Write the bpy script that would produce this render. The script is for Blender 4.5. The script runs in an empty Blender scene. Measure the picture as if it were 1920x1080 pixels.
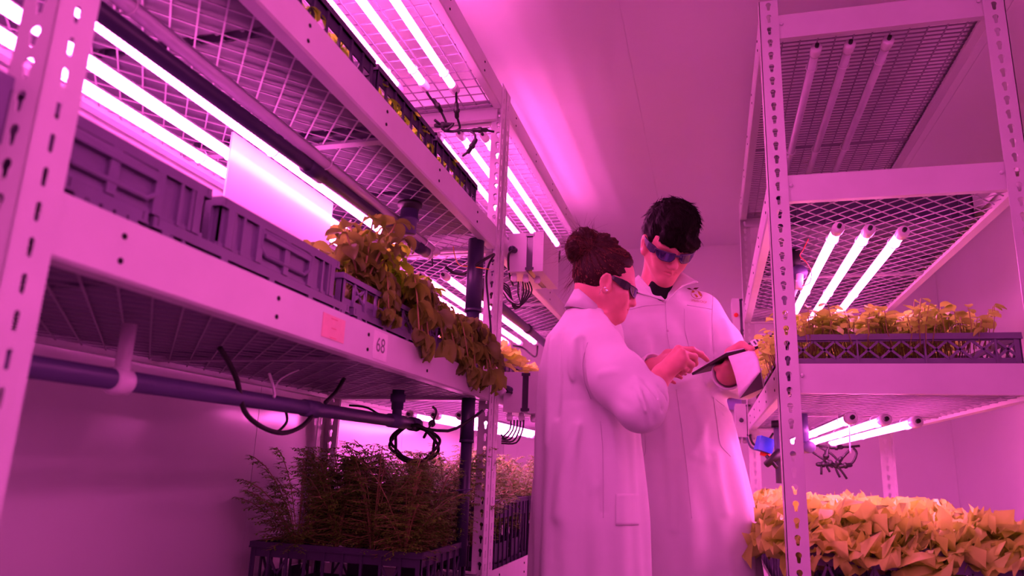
import bpy, bmesh, math, random
import numpy as np
from mathutils import Vector, Matrix
from mathutils.bvhtree import BVHTree

S = bpy.context.scene
COL = S.collection
PI = math.pi
random.seed(7)
rng = np.random.default_rng(7)

# ------------------------------------------------------------------ camera, world, lamps, exposure
H = 0.90                                   # camera height; rack levels are measured from it
PITCH, YAW, ROLL, FPX = 0.24008547, 0.27018692, 0.03640427, 1361.18
def _cam_axes():
    cp, sp = math.cos(PITCH), math.sin(PITCH); cy, sy = math.cos(YAW), math.sin(YAW); cr, sr = math.cos(ROLL), math.sin(ROLL)
    Rz = np.array([[cy, -sy, 0], [sy, cy, 0], [0, 0, 1]])
    r, f, u = Rz @ np.array([1, 0, 0.]), Rz @ np.array([0, cp, sp]), Rz @ np.array([0, -sp, cp])
    return cr * r + sr * u, -sr * r + cr * u, f
CR, CU, CF = _cam_axes()
cam_d = bpy.data.cameras.new('camera')
cam = bpy.data.objects.new('camera', cam_d); COL.objects.link(cam)
cam_d.sensor_width = 36.0; cam_d.sensor_fit = 'HORIZONTAL'; cam_d.lens = FPX * 36.0 / 1920.0
cam_d.clip_start = 0.02
cam_d.dof.use_dof = True; cam_d.dof.focus_distance = 2.3; cam_d.dof.aperture_fstop = 3.2
m = Matrix(((CR[0], CU[0], -CF[0], 0), (CR[1], CU[1], -CF[1], 0), (CR[2], CU[2], -CF[2], H), (0, 0, 0, 1)))
cam.matrix_world = m
S.camera = cam

w = bpy.data.worlds.new('world'); S.world = w; w.use_nodes = True
bg = w.node_tree.nodes['Background']; bg.inputs[0].default_value = (1.0, 0.10, 0.56, 1); bg.inputs[1].default_value = 0.10

LAMP_RGB = (1.0, 0.115, 0.60)
LAMP_POWER = 20.0
def area(name, loc, rot, sx, sy, power, rgb=LAMP_RGB):
    d = bpy.data.lights.new(name, 'AREA'); d.shape = 'RECTANGLE'; d.size = sx; d.size_y = sy; d.energy = power; d.color = rgb
    o = bpy.data.objects.new(name, d); COL.objects.link(o); o.location = loc; o.rotation_euler = rot; return o
# added unseen fill, standing in for rack lamps behind the camera, brightens the ceiling
area('aisle_fill', (0.1, -1.2, 1.75), (math.radians(103), 0, 0), 1.0, .8, 8.0)
area('overhead_fill', (-.15, .75, 2.34), (math.radians(38), 0, 0), .25, .9, 3.5)  # added unseen fill over the aisle, lights the coats from above
# added unseen area lights standing in for grow tubes nearer on the right
area('near_right_grow_standin', (.50, .05, H+.66), (0, math.radians(62), 0), .10, 1.4, 4.6)
area('near_right_upper_grow_standin', (.50, .05, H+1.22), (0, math.radians(55), 0), .10, 1.4, 3.0)

S.view_settings.view_transform = 'Standard'; S.view_settings.look = 'None'; S.view_settings.gamma = 1.0
S.view_settings.exposure = 1.0; S.view_settings.use_curve_mapping = False

# ------------------------------------------------------------------ helpers
def ray(px, py): return CR * ((px - 960) / FPX) - CU * ((py - 540) / FPX) + CF
def Wy(px, py, y):
    d = ray(px, py); p = d * (y / d[1]); return np.array([p[0], p[1], p[2] + H])
def Wx(px, py, x):
    d = ray(px, py); p = d * (x / d[0]); return np.array([p[0], p[1], p[2] + H])
def Wz(px, py, z):
    d = ray(px, py); p = d * ((z - H) / d[2]); return np.array([p[0], p[1], p[2] + H])

class MB:
    """collects shapes for ONE mesh"""
    def __init__(s): s.v = []; s.f = []; s.n = 0; s.mi = []; s.sm = []
    def add(s, V, F, mi=0, smooth=False):
        s.v.append(np.asarray(V, float).reshape(-1, 3))
        for f in F:
            s.f.append(tuple(int(i) + s.n for i in f)); s.mi.append(mi); s.sm.append(smooth)
        s.n += len(V); return s
    def box(s, lo, hi, mi=0):
        x0, y0, z0 = lo; x1, y1, z1 = hi
        V = [(x0,y0,z0),(x1,y0,z0),(x1,y1,z0),(x0,y1,z0),(x0,y0,z1),(x1,y0,z1),(x1,y1,z1),(x0,y1,z1)]
        F = [(0,3,2,1),(4,5,6,7),(0,1,5,4),(1,2,6,5),(2,3,7,6),(3,0,4,7)]
        return s.add(V, F, mi)
    def bar(s, a, b, wdt, thk, up=(0,0,1), mi=0):
        a = np.array(a, float); b = np.array(b, float); d = b - a; d /= np.linalg.norm(d)
        u = np.array(up, float); r = np.cross(d, u); r /= np.linalg.norm(r); u = np.cross(r, d)
        V = [p + r * i * wdt / 2 + u * j * thk / 2 for p in (a, b) for i, j in ((-1,-1),(1,-1),(1,1),(-1,1))]
        F = [(0,1,2,3),(7,6,5,4),(0,4,5,1),(1,5,6,2),(2,6,7,3),(3,7,4,0)]
        return s.add(V, F, mi)
    def tube(s, pts, r, n=10, cap=True, mi=0, closed=False):
        P = np.array([np.asarray(p, float) for p in pts]); m = len(P)
        R = np.full(m, float(r)) if np.isscalar(r) else np.asarray(r, float)
        T = np.gradient(P, axis=0)
        if closed: T = np.roll(P, -1, 0) - np.roll(P, 1, 0)
        T /= np.maximum(np.linalg.norm(T, axis=1, keepdims=True), 1e-9)
        ref = np.array([0, 0, 1.0]) if abs(T[0][2]) < .9 else np.array([1.0, 0, 0])
        u = np.cross(T[0], ref); u /= np.linalg.norm(u)
        ang = np.linspace(0, 2 * PI, n, endpoint=False); V = []
        for i in range(m):
            u = u - T[i] * np.dot(u, T[i]); u /= max(np.linalg.norm(u), 1e-9); vv = np.cross(T[i], u)
            V.append(P[i] + R[i] * (np.cos(ang)[:, None] * u + np.sin(ang)[:, None] * vv))
        F = []
        for i in range(m if closed else m - 1):
            j = (i + 1) % m
            for k in range(n):
                F.append((i*n+k, i*n+(k+1)%n, j*n+(k+1)%n, j*n+k))
        if cap and not closed:
            F.append(tuple(range(n))[::-1]); F.append(tuple((m-1)*n + k for k in range(n)))
        return s.add(np.concatenate(V), F, mi, True)
    def prism(s, prof, a, b, ax=1, mi=0):
        """closed 2-D profile (in the other two axes) extruded along axis ax from a to b"""
        o = [i for i in range(3) if i != ax]; V = []
        for t in (a, b):
            for p in prof:
                q = [0, 0, 0]; q[ax] = t; q[o[0]] = p[0]; q[o[1]] = p[1]; V.append(q)
        n = len(prof)
        F = [(i, (i+1) % n, n + (i+1) % n, n + i) for i in range(n)] + [tuple(range(n))[::-1], tuple(range(n, 2*n))]
        return s.add(V, F, mi)
    def lathe(s, prof, c=(0,0,0), axis=(0,0,1), n=20, mi=0):
        a = np.array(axis, float); a /= np.linalg.norm(a)
        ref = np.array([0,0,1.]) if abs(a[2]) < .9 else np.array([1.,0,0])
        u = np.cross(a, ref); u /= np.linalg.norm(u); v = np.cross(a, u); V = []; c = np.array(c, float)
        for r, h in prof:
            for k in range(n):
                t = 2*PI*k/n; V.append(c + a*h + r*(math.cos(t)*u + math.sin(t)*v))
        m = len(prof); F = [(i*n+k, i*n+(k+1)%n, (i+1)*n+(k+1)%n, (i+1)*n+k) for i in range(m-1) for k in range(n)]
        F.append(tuple(range(n))[::-1]); F.append(tuple((m-1)*n+k for k in range(n)))
        return s.add(V, F, mi, True)
    def build(s, name, mats, parent=None, fix=True):
        me = bpy.data.meshes.new(name)
        V = np.concatenate(s.v) if s.v else np.zeros((0, 3))
        if parent is not None: V = V - np.array(parent.location)
        me.from_pydata(V.tolist(), [], s.f)
        mats = mats if isinstance(mats, (list, tuple)) else [mats]
        for mt in mats: me.materials.append(mt)
        me.polygons.foreach_set('material_index', s.mi); me.polygons.foreach_set('use_smooth', s.sm)
        if fix and len(s.f) < 60000:
            b = bmesh.new(); b.from_mesh(me); bmesh.ops.recalc_face_normals(b, faces=b.faces); b.to_mesh(me); b.free()
        me.update()
        o = bpy.data.objects.new(name, me); COL.objects.link(o)
        if parent is not None: o.parent = parent
        return o

def tag(o, label, cat, group=None, kind=None):
    o['label'] = label; o['category'] = cat
    if group: o['group'] = group
    if kind: o['kind'] = kind
    return o
def thing(name, loc, label, cat, group=None):
    o = bpy.data.objects.new(name, None); COL.objects.link(o); o.empty_display_size = .05
    o.location = [float(v) for v in loc]; return tag(o, label, cat, group)
def copy_tree(o, loc=None, rz=None, label=None, scale=None):
    c = o.copy(); COL.objects.link(c)
    if loc is not None: c.location = [float(v) for v in loc]
    if rz is not None: c.rotation_euler = (0, 0, rz)
    if scale is not None: c.scale = (scale,) * 3 if np.isscalar(scale) else scale
    if label: c['label'] = label
    for ch in o.children:
        d = ch.copy(); COL.objects.link(d); d.parent = c
        for g in ch.children:
            e = g.copy(); COL.objects.link(e); e.parent = d
    return c
def struct(name, mb, mat):
    o = mb.build(name, mat); o['kind'] = 'structure'; return o

# ------------------------------------------------------------------ materials
def mat(name, rgb, rough=.5, metal=0., var=.08, scale=30., bump=0., bscale=200., spec=.5, emit=None, sheen=0.):
    mt = bpy.data.materials.new(name); mt.use_nodes = True; nt = mt.node_tree; N = nt.nodes; L = nt.links
    b = N['Principled BSDF']; b.inputs['Roughness'].default_value = rough; b.inputs['Metallic'].default_value = metal
    b.inputs['Specular IOR Level'].default_value = spec
    tc = N.new('ShaderNodeTexCoord')
    nz = N.new('ShaderNodeTexNoise'); nz.inputs['Scale'].default_value = scale; nz.inputs['Detail'].default_value = 4
    L.new(tc.outputs['Object'], nz.inputs['Vector'])
    rp = N.new('ShaderNodeValToRGB')
    rp.color_ramp.elements[0].position = .3; rp.color_ramp.elements[1].position = .7
    rp.color_ramp.elements[0].color = tuple(c * (1 - var) for c in rgb) + (1,)
    rp.color_ramp.elements[1].color = tuple(min(1, c * (1 + var)) for c in rgb) + (1,)
    L.new(nz.outputs['Fac'], rp.inputs['Fac']); L.new(rp.outputs['Color'], b.inputs['Base Color'])
    if bump:
        n2 = N.new('ShaderNodeTexNoise'); n2.inputs['Scale'].default_value = bscale; n2.inputs['Detail'].default_value = 3
        L.new(tc.outputs['Object'], n2.inputs['Vector'])
        bp = N.new('ShaderNodeBump'); bp.inputs['Strength'].default_value = bump; bp.inputs['Distance'].default_value = .002
        L.new(n2.outputs['Fac'], bp.inputs['Height']); L.new(bp.outputs['Normal'], b.inputs['Normal'])
    if sheen: b.inputs['Sheen Weight'].default_value = sheen
    if emit:
        b.inputs['Emission Color'].default_value = (*emit[0], 1); b.inputs['Emission Strength'].default_value = emit[1]
    return mt
def leaf_mat(name, rgb, rgb2, trans=.35, rough=.45, scale=14):
    mt = mat(name, rgb, rough, 0, .2, scale); nt = mt.node_tree; N = nt.nodes; L = nt.links
    rp = [n for n in N if n.type == 'VALTORGB'][0]
    rp.color_ramp.elements[0].color = (*rgb, 1); rp.color_ramp.elements[1].color = (*rgb2, 1)
    b = N['Principled BSDF']; out = [n for n in N if n.type == 'OUTPUT_MATERIAL'][0]
    t = N.new('ShaderNodeBsdfTranslucent'); L.new(rp.outputs['Color'], t.inputs['Color'])
    mx = N.new('ShaderNodeMixShader'); mx.inputs[0].default_value = trans
    L.new(b.outputs[0], mx.inputs[1]); L.new(t.outputs[0], mx.inputs[2]); L.new(mx.outputs[0], out.inputs['Surface'])
    return mt
def lamp_mat(name, rgb, power):
    mt = bpy.data.materials.new(name); mt.use_nodes = True; nt = mt.node_tree; N = nt.nodes; L = nt.links
    b = N['Principled BSDF']; b.inputs['Base Color'].default_value = (.8, .7, .8, 1); b.inputs['Roughness'].default_value = .2
    # LED dots along the tube: bright cells every 12 mm
    tc = N.new('ShaderNodeTexCoord'); sp = N.new('ShaderNodeSeparateXYZ'); L.new(tc.outputs['Object'], sp.inputs[0])
    ml = N.new('ShaderNodeMath'); ml.operation = 'MULTIPLY'; ml.inputs[1].default_value = 2 * PI / .012; L.new(sp.outputs['Y'], ml.inputs[0])
    sn = N.new('ShaderNodeMath'); sn.operation = 'SINE'; L.new(ml.outputs[0], sn.inputs[0])
    mr = N.new('ShaderNodeMapRange'); mr.inputs['From Min'].default_value = -1; mr.inputs['From Max'].default_value = 1
    mr.inputs['To Min'].default_value = power * .55; mr.inputs['To Max'].default_value = power * 1.45
    L.new(sn.outputs[0], mr.inputs['Value']); L.new(mr.outputs['Result'], b.inputs['Emission Strength'])
    b.inputs['Emission Color'].default_value = (*rgb, 1)
    return mt

M = {}
M['paint'] = mat('grey_white_paint', (.62, .60, .62), .38, 0, .05, 8, .05, 60)
M['galv'] = mat('galvanised_steel', (.50, .50, .52), .35, .7, .12, 40)
M['mesh'] = mat('coated_wire', (.33, .29, .35), .45, .1, .06, 30)
M['wall'] = mat('white_panel', (.72, .71, .72), .55, 0, .02, 3, .02, 20)
M['gloss'] = mat('gloss_wall_panel', (.72, .70, .72), .16, 0, .02, 2, .03, 8)
M['ceil'] = mat('ceiling_panel', (.80, .79, .80), .6, 0, .015, 2)
M['floor'] = mat('resin_floor', (.35, .35, .36), .4, 0, .1, 6)
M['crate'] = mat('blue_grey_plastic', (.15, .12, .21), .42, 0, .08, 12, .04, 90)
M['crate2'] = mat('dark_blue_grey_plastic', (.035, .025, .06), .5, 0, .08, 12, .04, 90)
M['pipe'] = mat('dark_grey_pvc', (.028, .022, .06), .42, 0, .1, 10)
M['pipe_light'] = mat('grey_pvc', (.09, .075, .17), .4, 0, .08, 10)
M['black'] = mat('black_rubber', (.012, .012, .014), .5, 0, .1, 30)
M['clear'] = mat('frosted_cap', (.75, .68, .75), .2, 0, .05, 30)
M['offtube'] = mat('unlit_tube', (.66, .60, .70), .25, 0, .04, 20)
M['box'] = mat('grey_enclosure', (.60, .58, .60), .35, 0, .03, 20)
M['hinge'] = mat('smoked_plastic', (.06, .05, .08), .15, 0, .1, 20)
M['red'] = mat('red_plastic', (.75, .04, .02), .4)
M['blue'] = mat('blue_plastic', (.02, .10, .75), .35)
M['yellow'] = mat('yellow_plastic', (.85, .55, .04), .4)
M['lilac'] = mat('violet_panel', (.30, .22, .62), .4)
M['tie'] = mat('white_nylon', (.8, .75, .8), .3)
M['ink'] = mat('grey_ink', (.16, .15, .17), .6)
M['sticker'] = mat('paper_label', (.78, .74, .76), .5)
M['stickerred'] = mat('red_print_label', (.80, .42, .42), .5)
M['redink'] = mat('red_ink', (.75, .15, .18), .5)
M['lamp'] = lamp_mat('lit_grow_tube', LAMP_RGB, LAMP_POWER)
M['soil'] = mat('growing_medium', (.05, .035, .03), .9, 0, .4, 60, .6, 80)
M['hole'] = mat('dark_hole', (.01, .01, .01), .9)
# ------------------------------------------------------------------ room shell
ZC = H + 1.47; YB = 4.8; XL = -1.348; XR = 1.35; YF = -2.2
struct('floor', MB().box((XL-.1, YF, -.1), (XR+.1, YB+.1, 0)), M['floor'])
c = MB()
for i, x0 in enumerate(np.arange(XL-.1, XR+.1, 1.2)):      # panel joints run with the aisle
    c.box((x0+.0008, YF, ZC), (min(x0+1.1992, XR+.1), YB+.1, ZC+.08))
c.box((XL-.1, YF, ZC+.002), (XR+.1, YB+.1, ZC+.1))
struct('ceiling', c, M['ceil'])
c = MB(); ys = [YF, -.2, .95, 1.99, 3.1, 4.2, YB]
for a, b in zip(ys[:-1], ys[1:]): c.box((XL-.08, a+.0012, 0), (XL, b-.0012, ZC))
c.box((XL-.1, YF, 0), (XL-.004, YB, ZC))
struct('wall_left', c, M['gloss'])
c = MB(); xs = [XL, -1.25, -.125, 1.0, XR]
for a, b in zip(xs[:-1], xs[1:]): c.box((a+.0012, YB, 0), (b-.0012, YB+.08, ZC))
c.box((XL, YB+.004, 0), (XR, YB+.1, ZC))
struct('wall_back', c, M['wall'])
struct('wall_right', MB().box((XR, YF, 0), (XR+.1, YB+.1, ZC)), M['wall'])

# ------------------------------------------------------------------ boltless shelving racks
LZ = [H-.335, H+.284, H+.807, H+1.344]        # tops of the long beams, four levels
BH = .0735                                    # beam height
PW = .052                                     # post flange
POST_TOP = H + 1.36
def keyhole(cx, cz):
    """teardrop slot: round head above a narrow foot"""
    pts = []
    for a in np.linspace(-50, 230, 11): pts.append((cx + .0075*math.cos(math.radians(a)), cz + .006 + .0075*math.sin(math.radians(a))))
    pts += [(cx - .0042, cz - .008), (cx - .0030, cz - .0125), (cx + .0030, cz - .0125), (cx + .0042, cz - .008)]
    return pts
def post_flange(mb, o, du, dn, w, z0, z1, pitch=.040, slot=False):
    """one punched flange: o origin, du direction of width, dn thickness direction"""
    o = np.array(o, float); du = np.array(du, float); dn = np.array(dn, float) * .002
    n = int((z1 - z0) / pitch); pitch = (z1 - z0) / n
    for i in range(n):
        za = z0 + i*pitch; zb = za + pitch; cz = (za+zb)/2; cx = w/2
        if slot:
            hole = [(cx + .0035*math.cos(t), cz + (.008 if math.sin(t) >= 0 else -.008) + .0035*math.sin(t)) for t in np.linspace(0, 2*PI, 14, endpoint=False)]
        else:
            hole = keyhole(cx, cz)
        k = len(hole); hp = np.array(hole)
        outer = []
        for p in hp:                              # matching point on the cell border
            d = p - np.array([cx, cz]); s = min((w/2)/max(abs(d[0]), 1e-9), (pitch/2)/max(abs(d[1]), 1e-9)); outer.append(np.array([cx, cz]) + d*s)
        cor = [(w, zb), (0, zb), (0, za), (w, za)]
        for cc in cor:                            # snap nearest border points to the corners
            j = min(range(k), key=lambda q: (outer[q][0]-cc[0])**2 + (outer[q][1]-cc[1])**2); outer[j] = np.array(cc)
        ring = list(hp) + outer
        V = []
        for t in (0, 1):
            for p in ring: V.append(o + du*p[0] + np.array([0,0,p[1]]) + dn*t)
        F = []
        for j in range(k):
            j2 = (j+1) % k
            F += [(j, j2, k+j2, k+j), (2*k+j, 3*k+j, 3*k+j2, 2*k+j2), (j, 2*k+j, 2*k+j2, j2), (k+j, k+j2, 3*k+j2, 3*k+j)]
        mb.add(V, F)
POSTCACHE = {}
def post(parent, x, y, sx, sy):
    """L post with its outer corner at x,y; sx, sy = direction the flanges run"""
    key = (sx, sy)
    if key not in POSTCACHE:
        mb = MB()
        post_flange(mb, (0, 0, 0), (0, sy, 0), (sx, 0, 0), PW, 0.0, POST_TOP, .040, slot=True)   # aisle face
        post_flange(mb, (0, 0, 0), (sx, 0, 0), (0, sy, 0), PW, 0.0, POST_TOP, .040)              # end face
        POSTCACHE[key] = mb.build('post', M['paint'], None, fix=False); o = POSTCACHE[key]
    else:
        o = POSTCACHE[key].copy(); COL.objects.link(o)
    o.parent = parent; o.location = Vector((x, y, 0)) - parent.location
    f = MB().box((min(0, sx*.06), min(0, sy*.06), 0), (max(0, sx*.06), max(0, sy*.06), .006))
    fo = f.build('foot_plate', M['paint']); fo.parent = o
    return o
def long_beam(parent, x, sx, y0, y1, z):
    """pressed-steel beam: flat face, bottom lip and a ledge the deck sits on; sx = inwards"""
    t = .002
    prof = [(0, z), (0, z-BH), (sx*.004, z-BH-.004), (sx*.030, z-BH-.004), (sx*.030, z-BH+.008), (sx*.030-sx*t, z-BH+.008), (sx*.030-sx*t, z-BH-.002),
            (sx*.005, z-BH-.002), (sx*t, z-BH+.001), (sx*t, z-.016), (sx*.016, z-.016), (sx*.016, z-.030), (sx*.018, z-.030), (sx*.018, z-.014), (sx*.004, z-.014), (sx*.004, z)]
    mb = MB().prism([(x+p[0], p[1]) for p in prof], y0, y1, 1)
    for yy in np.arange(y0 + .11, y1 - .02, .345):
        for dz in (.022, .054):
            mb.lathe([(.004, 0), (.004, .0015)], (x, yy, z-dz), (-sx, 0, 0), 10, 1)
    return mb.build('long_beam', [M['paint'], M['hole']], parent)
def cross_beam(parent, x0, x1, y, sy, z, hgt=.072):
    prof = [(y, z), (y, z-hgt), (y+sy*.020, z-hgt), (y+sy*.020, z-hgt+.012), (y+sy*.018, z-hgt+.012), (y+sy*.018, z-hgt+.002), (y+sy*.002, z-hgt+.002), (y+sy*.002, z-.002), (y+sy*.016, z-.002), (y+sy*.016, z)]
    mb = MB().prism(prof, x0, x1, 0)
    for xx in (x0+.03, x1-.03): mb.lathe([(.005, 0), (.005, .004), (.003, .006)], (xx, y, z-hgt*.4), (0, -sy, 0), 10)
    return mb.build('cross_beam', M['paint'], parent)
def diamond_deck(parent, x0, x1, y0, y1, z, ax=.029, ay=.033):
    mb = MB()
    for a, b, c_, d_ in ((x0, y0, x1, y0), (x1, y0, x1, y1), (x1, y1, x0, y1), (x0, y1, x0, y0)):
        mb.bar((a, b, z), (c_, d_, z), .010, .008)
    for yy in ((y0+y1)/2,): mb.box((x0, yy-.012, z-.004), (x1, yy+.012, z+.004))
    k = ay / ax; step = 2*ay
    lo = y0 - (x1-x0)*k - step
    for sgn in (1, -1):
        c0 = lo
        while c0 < y1 + (x1-x0)*k:
            # line y = c0 + sgn*k*(x-x0), clipped to the frame
            pts = []
            xa, xb = x0, x1
            ya, yb = c0, c0 + sgn*k*(x1-x0)
            if sgn < 0: ya, yb = c0 + k*(x1-x0), c0
            # clip in y
            t0, t1 = 0., 1.
            dy = yb - ya
            for lim, s in ((y0, 1), (y1, -1)):
                q = (lim - ya) / dy
                if s*dy > 0: t0 = max(t0, q)
                else: t1 = min(t1, q)
            if t1 - t0 > .01:
                mb.bar((xa+(xb-xa)*t0, ya+dy*t0, z+sgn*.001), (xa+(xb-xa)*t1, ya+dy*t1, z+sgn*.001), .0032, .0022)
            c0 += step
    return mb.build('expanded_mesh_deck', M['mesh'], parent, fix=False)
def wire_deck(parent, x0, x1, y0, y1, z, sx=.05, sy=.053, r=.0018):
    mb = MB()
    for a, b, c_, d_ in ((x0, y0, x1, y0), (x1, y0, x1, y1), (x1, y1, x0, y1), (x0, y1, x0, y0)):
        mb.bar((a, b, z), (c_, d_, z), .006, .006)
    for x in np.arange(x0, x1, sx): mb.bar((x, y0, z), (x, y1, z), 2*r, 2*r)
    for y in np.arange(y0, y1, sy): mb.bar((x0, y, z+2*r), (x1, y, z+2*r), 2*r, 2*r)
    for yy in (y0+.02, (y0+y1)/2, (y0+y1)/2+.012, y1-.02): mb.bar((x0, yy, z-2*r), (x1, yy, z-2*r), 2.4*r, 2.4*r)
    return mb.build('wire_mesh_deck', M['mesh'], parent, fix=False)
def rack(face, back, y0, y1, label, dense_top=False):
    sx = -1 if back < face else 1
    xc = (face+back)/2
    r = thing('shelving_rack', (xc, (y0+y1)/2, 0), label, 'shelving rack')
    post(r, face, y0, sx, 1); post(r, face, y1, sx, -1); post(r, back, y0, -sx, 1); post(r, back, y1, -sx, -1)
    beams = []
    for lv, z in enumerate(LZ):
        beams.append(long_beam(r, face + sx*.0025, sx, y0+.04, y1-.04, z)); long_beam(r, back - sx*.0025, -sx, y0+.04, y1-.04, z)
        hgt = .076
        zz = z - .034 if lv == 3 else z
        xa, xb = sorted((face + sx*.03, back - sx*.03))
        cross_beam(r, xa, xb, y0+.0045, 1, zz, hgt); cross_beam(r, xa, xb, y1-.0045, -1, zz, hgt)
        xa, xb = sorted((face + sx*.022, back - sx*.022))
        if lv < 3: diamond_deck(r, xa, xb, y0+.03, y1-.03, z-.066)
        else: wire_deck(r, xa, xb, y0+.03, y1-.03, z-.062, .05, .053 if not dense_top else .022)
    return r, beams
PY = 2.352
rackA, beamsA = rack(-.70, -1.32, .56, PY, 'near grey-white steel shelving rack along the left side of the aisle')
rackB, beamsB = rack(-.70, -1.32, PY+.006, 4.12, 'far steel shelving rack behind the woman, bolted on beyond the left punched post')
rackC, beamsC = rack(.172, .80, 2.0, 3.75, 'steel shelving rack on the right of the aisle with one punched post in front', True)

# stickers on the lower beam of the near rack
def text_mesh(s, size, name, extrude=.0003):
    cu = bpy.data.curves.new('tmp', 'FONT'); cu.body = s; cu.size = size; cu.align_x = 'CENTER'; cu.align_y = 'CENTER'; cu.extrude = extrude
    o = bpy.data.objects.new('tmp', cu); COL.objects.link(o)
    dg = bpy.context.evaluated_depsgraph_get(); me = bpy.data.meshes.new_from_object(o.evaluated_get(dg)); me.name = name
    bpy.data.objects.remove(o); bpy.data.curves.remove(cu); return me
bm_ = beamsA[1]
zb = LZ[1]
lab = MB().box((-.7018, 1.418, zb-.062), (-.7005, 1.497, zb-.006)).build('number_label', M['sticker'], bm_) if False else None
def sticker(name, y0, y1, z0, z1, mt, txt, inkm, size, label):
    o = MB().box((-.7024, y0, z0), (-.7012, y1, z1)).build(name, mt); o.parent = bm_; o.location = -rackA.location
    o['label'] = label
    for k, t in enumerate(txt):
        me = text_mesh(t, size, 'lettering'); me.materials.append(inkm)
        to = bpy.data.objects.new('lettering', me); COL.objects.link(to)
        mw = Matrix(((0, 0, 1, -.7011), (1, 0, 0, (y0+y1)/2), (0, 1, 0, (z0+z1)/2 + ((len(txt)-1)/2 - k)*size*1.15), (0, 0, 0, 1)))
        me.transform(mw)
        bmj = bmesh.new(); bmj.from_mesh(o.data); nb = len(bmj.faces); bmj.from_mesh(me); bmj.faces.ensure_lookup_table()
        for f in bmj.faces[nb:]: f.material_index = 1
        if len(o.data.materials) < 2: o.data.materials.append(inkm)
        bmj.to_mesh(o.data); bmj.free(); bpy.data.objects.remove(to)
    return o
sticker('number_label', 1.425, 1.495, zb-.068, zb-.006, M['sticker'], ['68'], M['ink'], .046, 'white label reading 68')
sticker('warning_label', 1.205, 1.292, zb-.060, zb-.014, M['stickerred'], ['-----', '----', '-----'], M['redink'], .016, 'small label with faint red print')
# ------------------------------------------------------------------ grow lamps
def make_lamp(L, lit, open_=20):
    t = thing('grow_light', (0, 0, 0), 'grow lamp', 'grow light', None)
    MB().tube([(0, .03, 0), (0, L-.03, 0)], .0125, 14).build('light_tube', M['lamp'] if lit else M['offtube'], t)
    hb = MB(); arc_ = [(.0150*math.cos(a), .0150*math.sin(a)) for a in np.linspace(math.radians(open_), math.radians(180-open_), 9)]
    hb.prism(arc_ + [(p[0]*.9, p[1]*.9) for p in arc_[::-1]], .02, L-.02, 1)
    hb.build('reflector_back', M['galv'], t)
    for a, b, in ((0, .045), (L, L-.045)):
        s = 1 if b > a else -1
        MB().lathe([(.010, 0), (.0155, .003), (.0165, .012), (.0165, .034), (.0145, .045)], (0, a, 0), (0, s, 0), 16).build('end_cap', M['clear'], t)
        MB().tube([(0, a, 0), (0, a-s*.012, .001)], .006, 8).build('cable_gland', M['black'], t)
    for yy in (.12, L*.5, L-.12):
        MB().tube([(.0165*math.cos(q), yy, .0165*math.sin(q)+.002) for q in np.linspace(0, 2*PI, 14, endpoint=False)], .0016, 6, closed=True).build('cable_tie', M['tie'], t)
    return t
lampL = make_lamp(1.52, True); lampS = make_lamp(1.45, True); lampD = make_lamp(1.50, False); lampT = make_lamp(1.48, True, 46)
used = set()
def put(proto, x, y, z, label, group=None):
    o = proto if proto.name not in used else copy_tree(proto)
    used.add(proto.name)
    o.location = (x, y, H+z); o['label'] = label
    if group: o['group'] = group
    return o
gl = 'grow lamps strapped under the shelf decks'
put(lampS, -.955, .62, .683, 'glowing grow tube nearest the aisle, middle deck of the near left rack', gl)
put(lampS, -1.068, .62, .683, 'second glowing grow tube from the aisle, middle deck of the near left rack', gl)
put(lampS, -1.15, .62, .683, 'glowing grow tube nearest the glossy wall under the middle deck of the near left rack', gl)
put(lampD, -.878, .70, .690, 'unlit pink grow tube beside the dark pipe of the near left rack', gl)
put(lampT, -.905, .60, 1.24, 'second lit grow tube from the aisle under the near rack top deck', gl)
put(lampT, -.812, .64, 1.24, 'lit grow tube nearest the aisle under the top deck of the near left rack', gl)
put(lampT, -1.00, .60, 1.24, 'lit grow tube next to the wall under the top deck of the near left rack', gl)
put(lampT, -.907, 2.43, 1.24, 'second lit grow tube from the aisle under the top deck of the far left rack', gl)
put(lampT, -.821, 2.46, 1.24, 'lit grow tube nearest the aisle under the far rack top deck, above the grey box', gl)
put(lampT, -1.00, 2.43, 1.24, 'third lit grow tube from the aisle under the top deck of the far left rack', gl)
put(lampL, -.945, 2.45, .68, 'bright grow tube nearest the aisle under the middle deck of the far left rack', gl)
put(lampL, -1.035, 2.45, .68, 'bright grow tube in the middle under the middle deck of the far left rack', gl)
put(lampL, -1.11, 2.45, .68, 'bright grow tube nearest the wall, middle deck of the far left rack', gl)
put(lampL, -.85, 2.44, .165, 'grow tube beside the black drain column lighting the feathery plants of the far left rack', gl)
put(lampL, -.945, 2.44, .165, 'middle grow tube lighting the feathery plants of the far left rack', gl)
put(lampL, -1.04, 2.44, .165, 'grow tube nearest the wall lighting the feathery plants of the far left rack', gl)
for k, (x, nm) in enumerate(((.335, 'leftmost'), (.427, 'middle'), (.530, 'rightmost'))):
    put(lampD, x, 2.08, 1.24, nm + ' of the three unlit tubes under the top deck of the right rack', gl)
    put(lampL, (.350, .432, .523)[k], (2.03, 2.06, 2.09)[k], .66, nm + ' of the three glowing tubes above the small leafy tray of the right rack', gl)
    put(lampL, (.352, .440, .528)[k], (2.06, 2.10, 2.16)[k], .152, nm + ' of the three glowing tubes above the big frilly lettuces of the right rack', gl)

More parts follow.
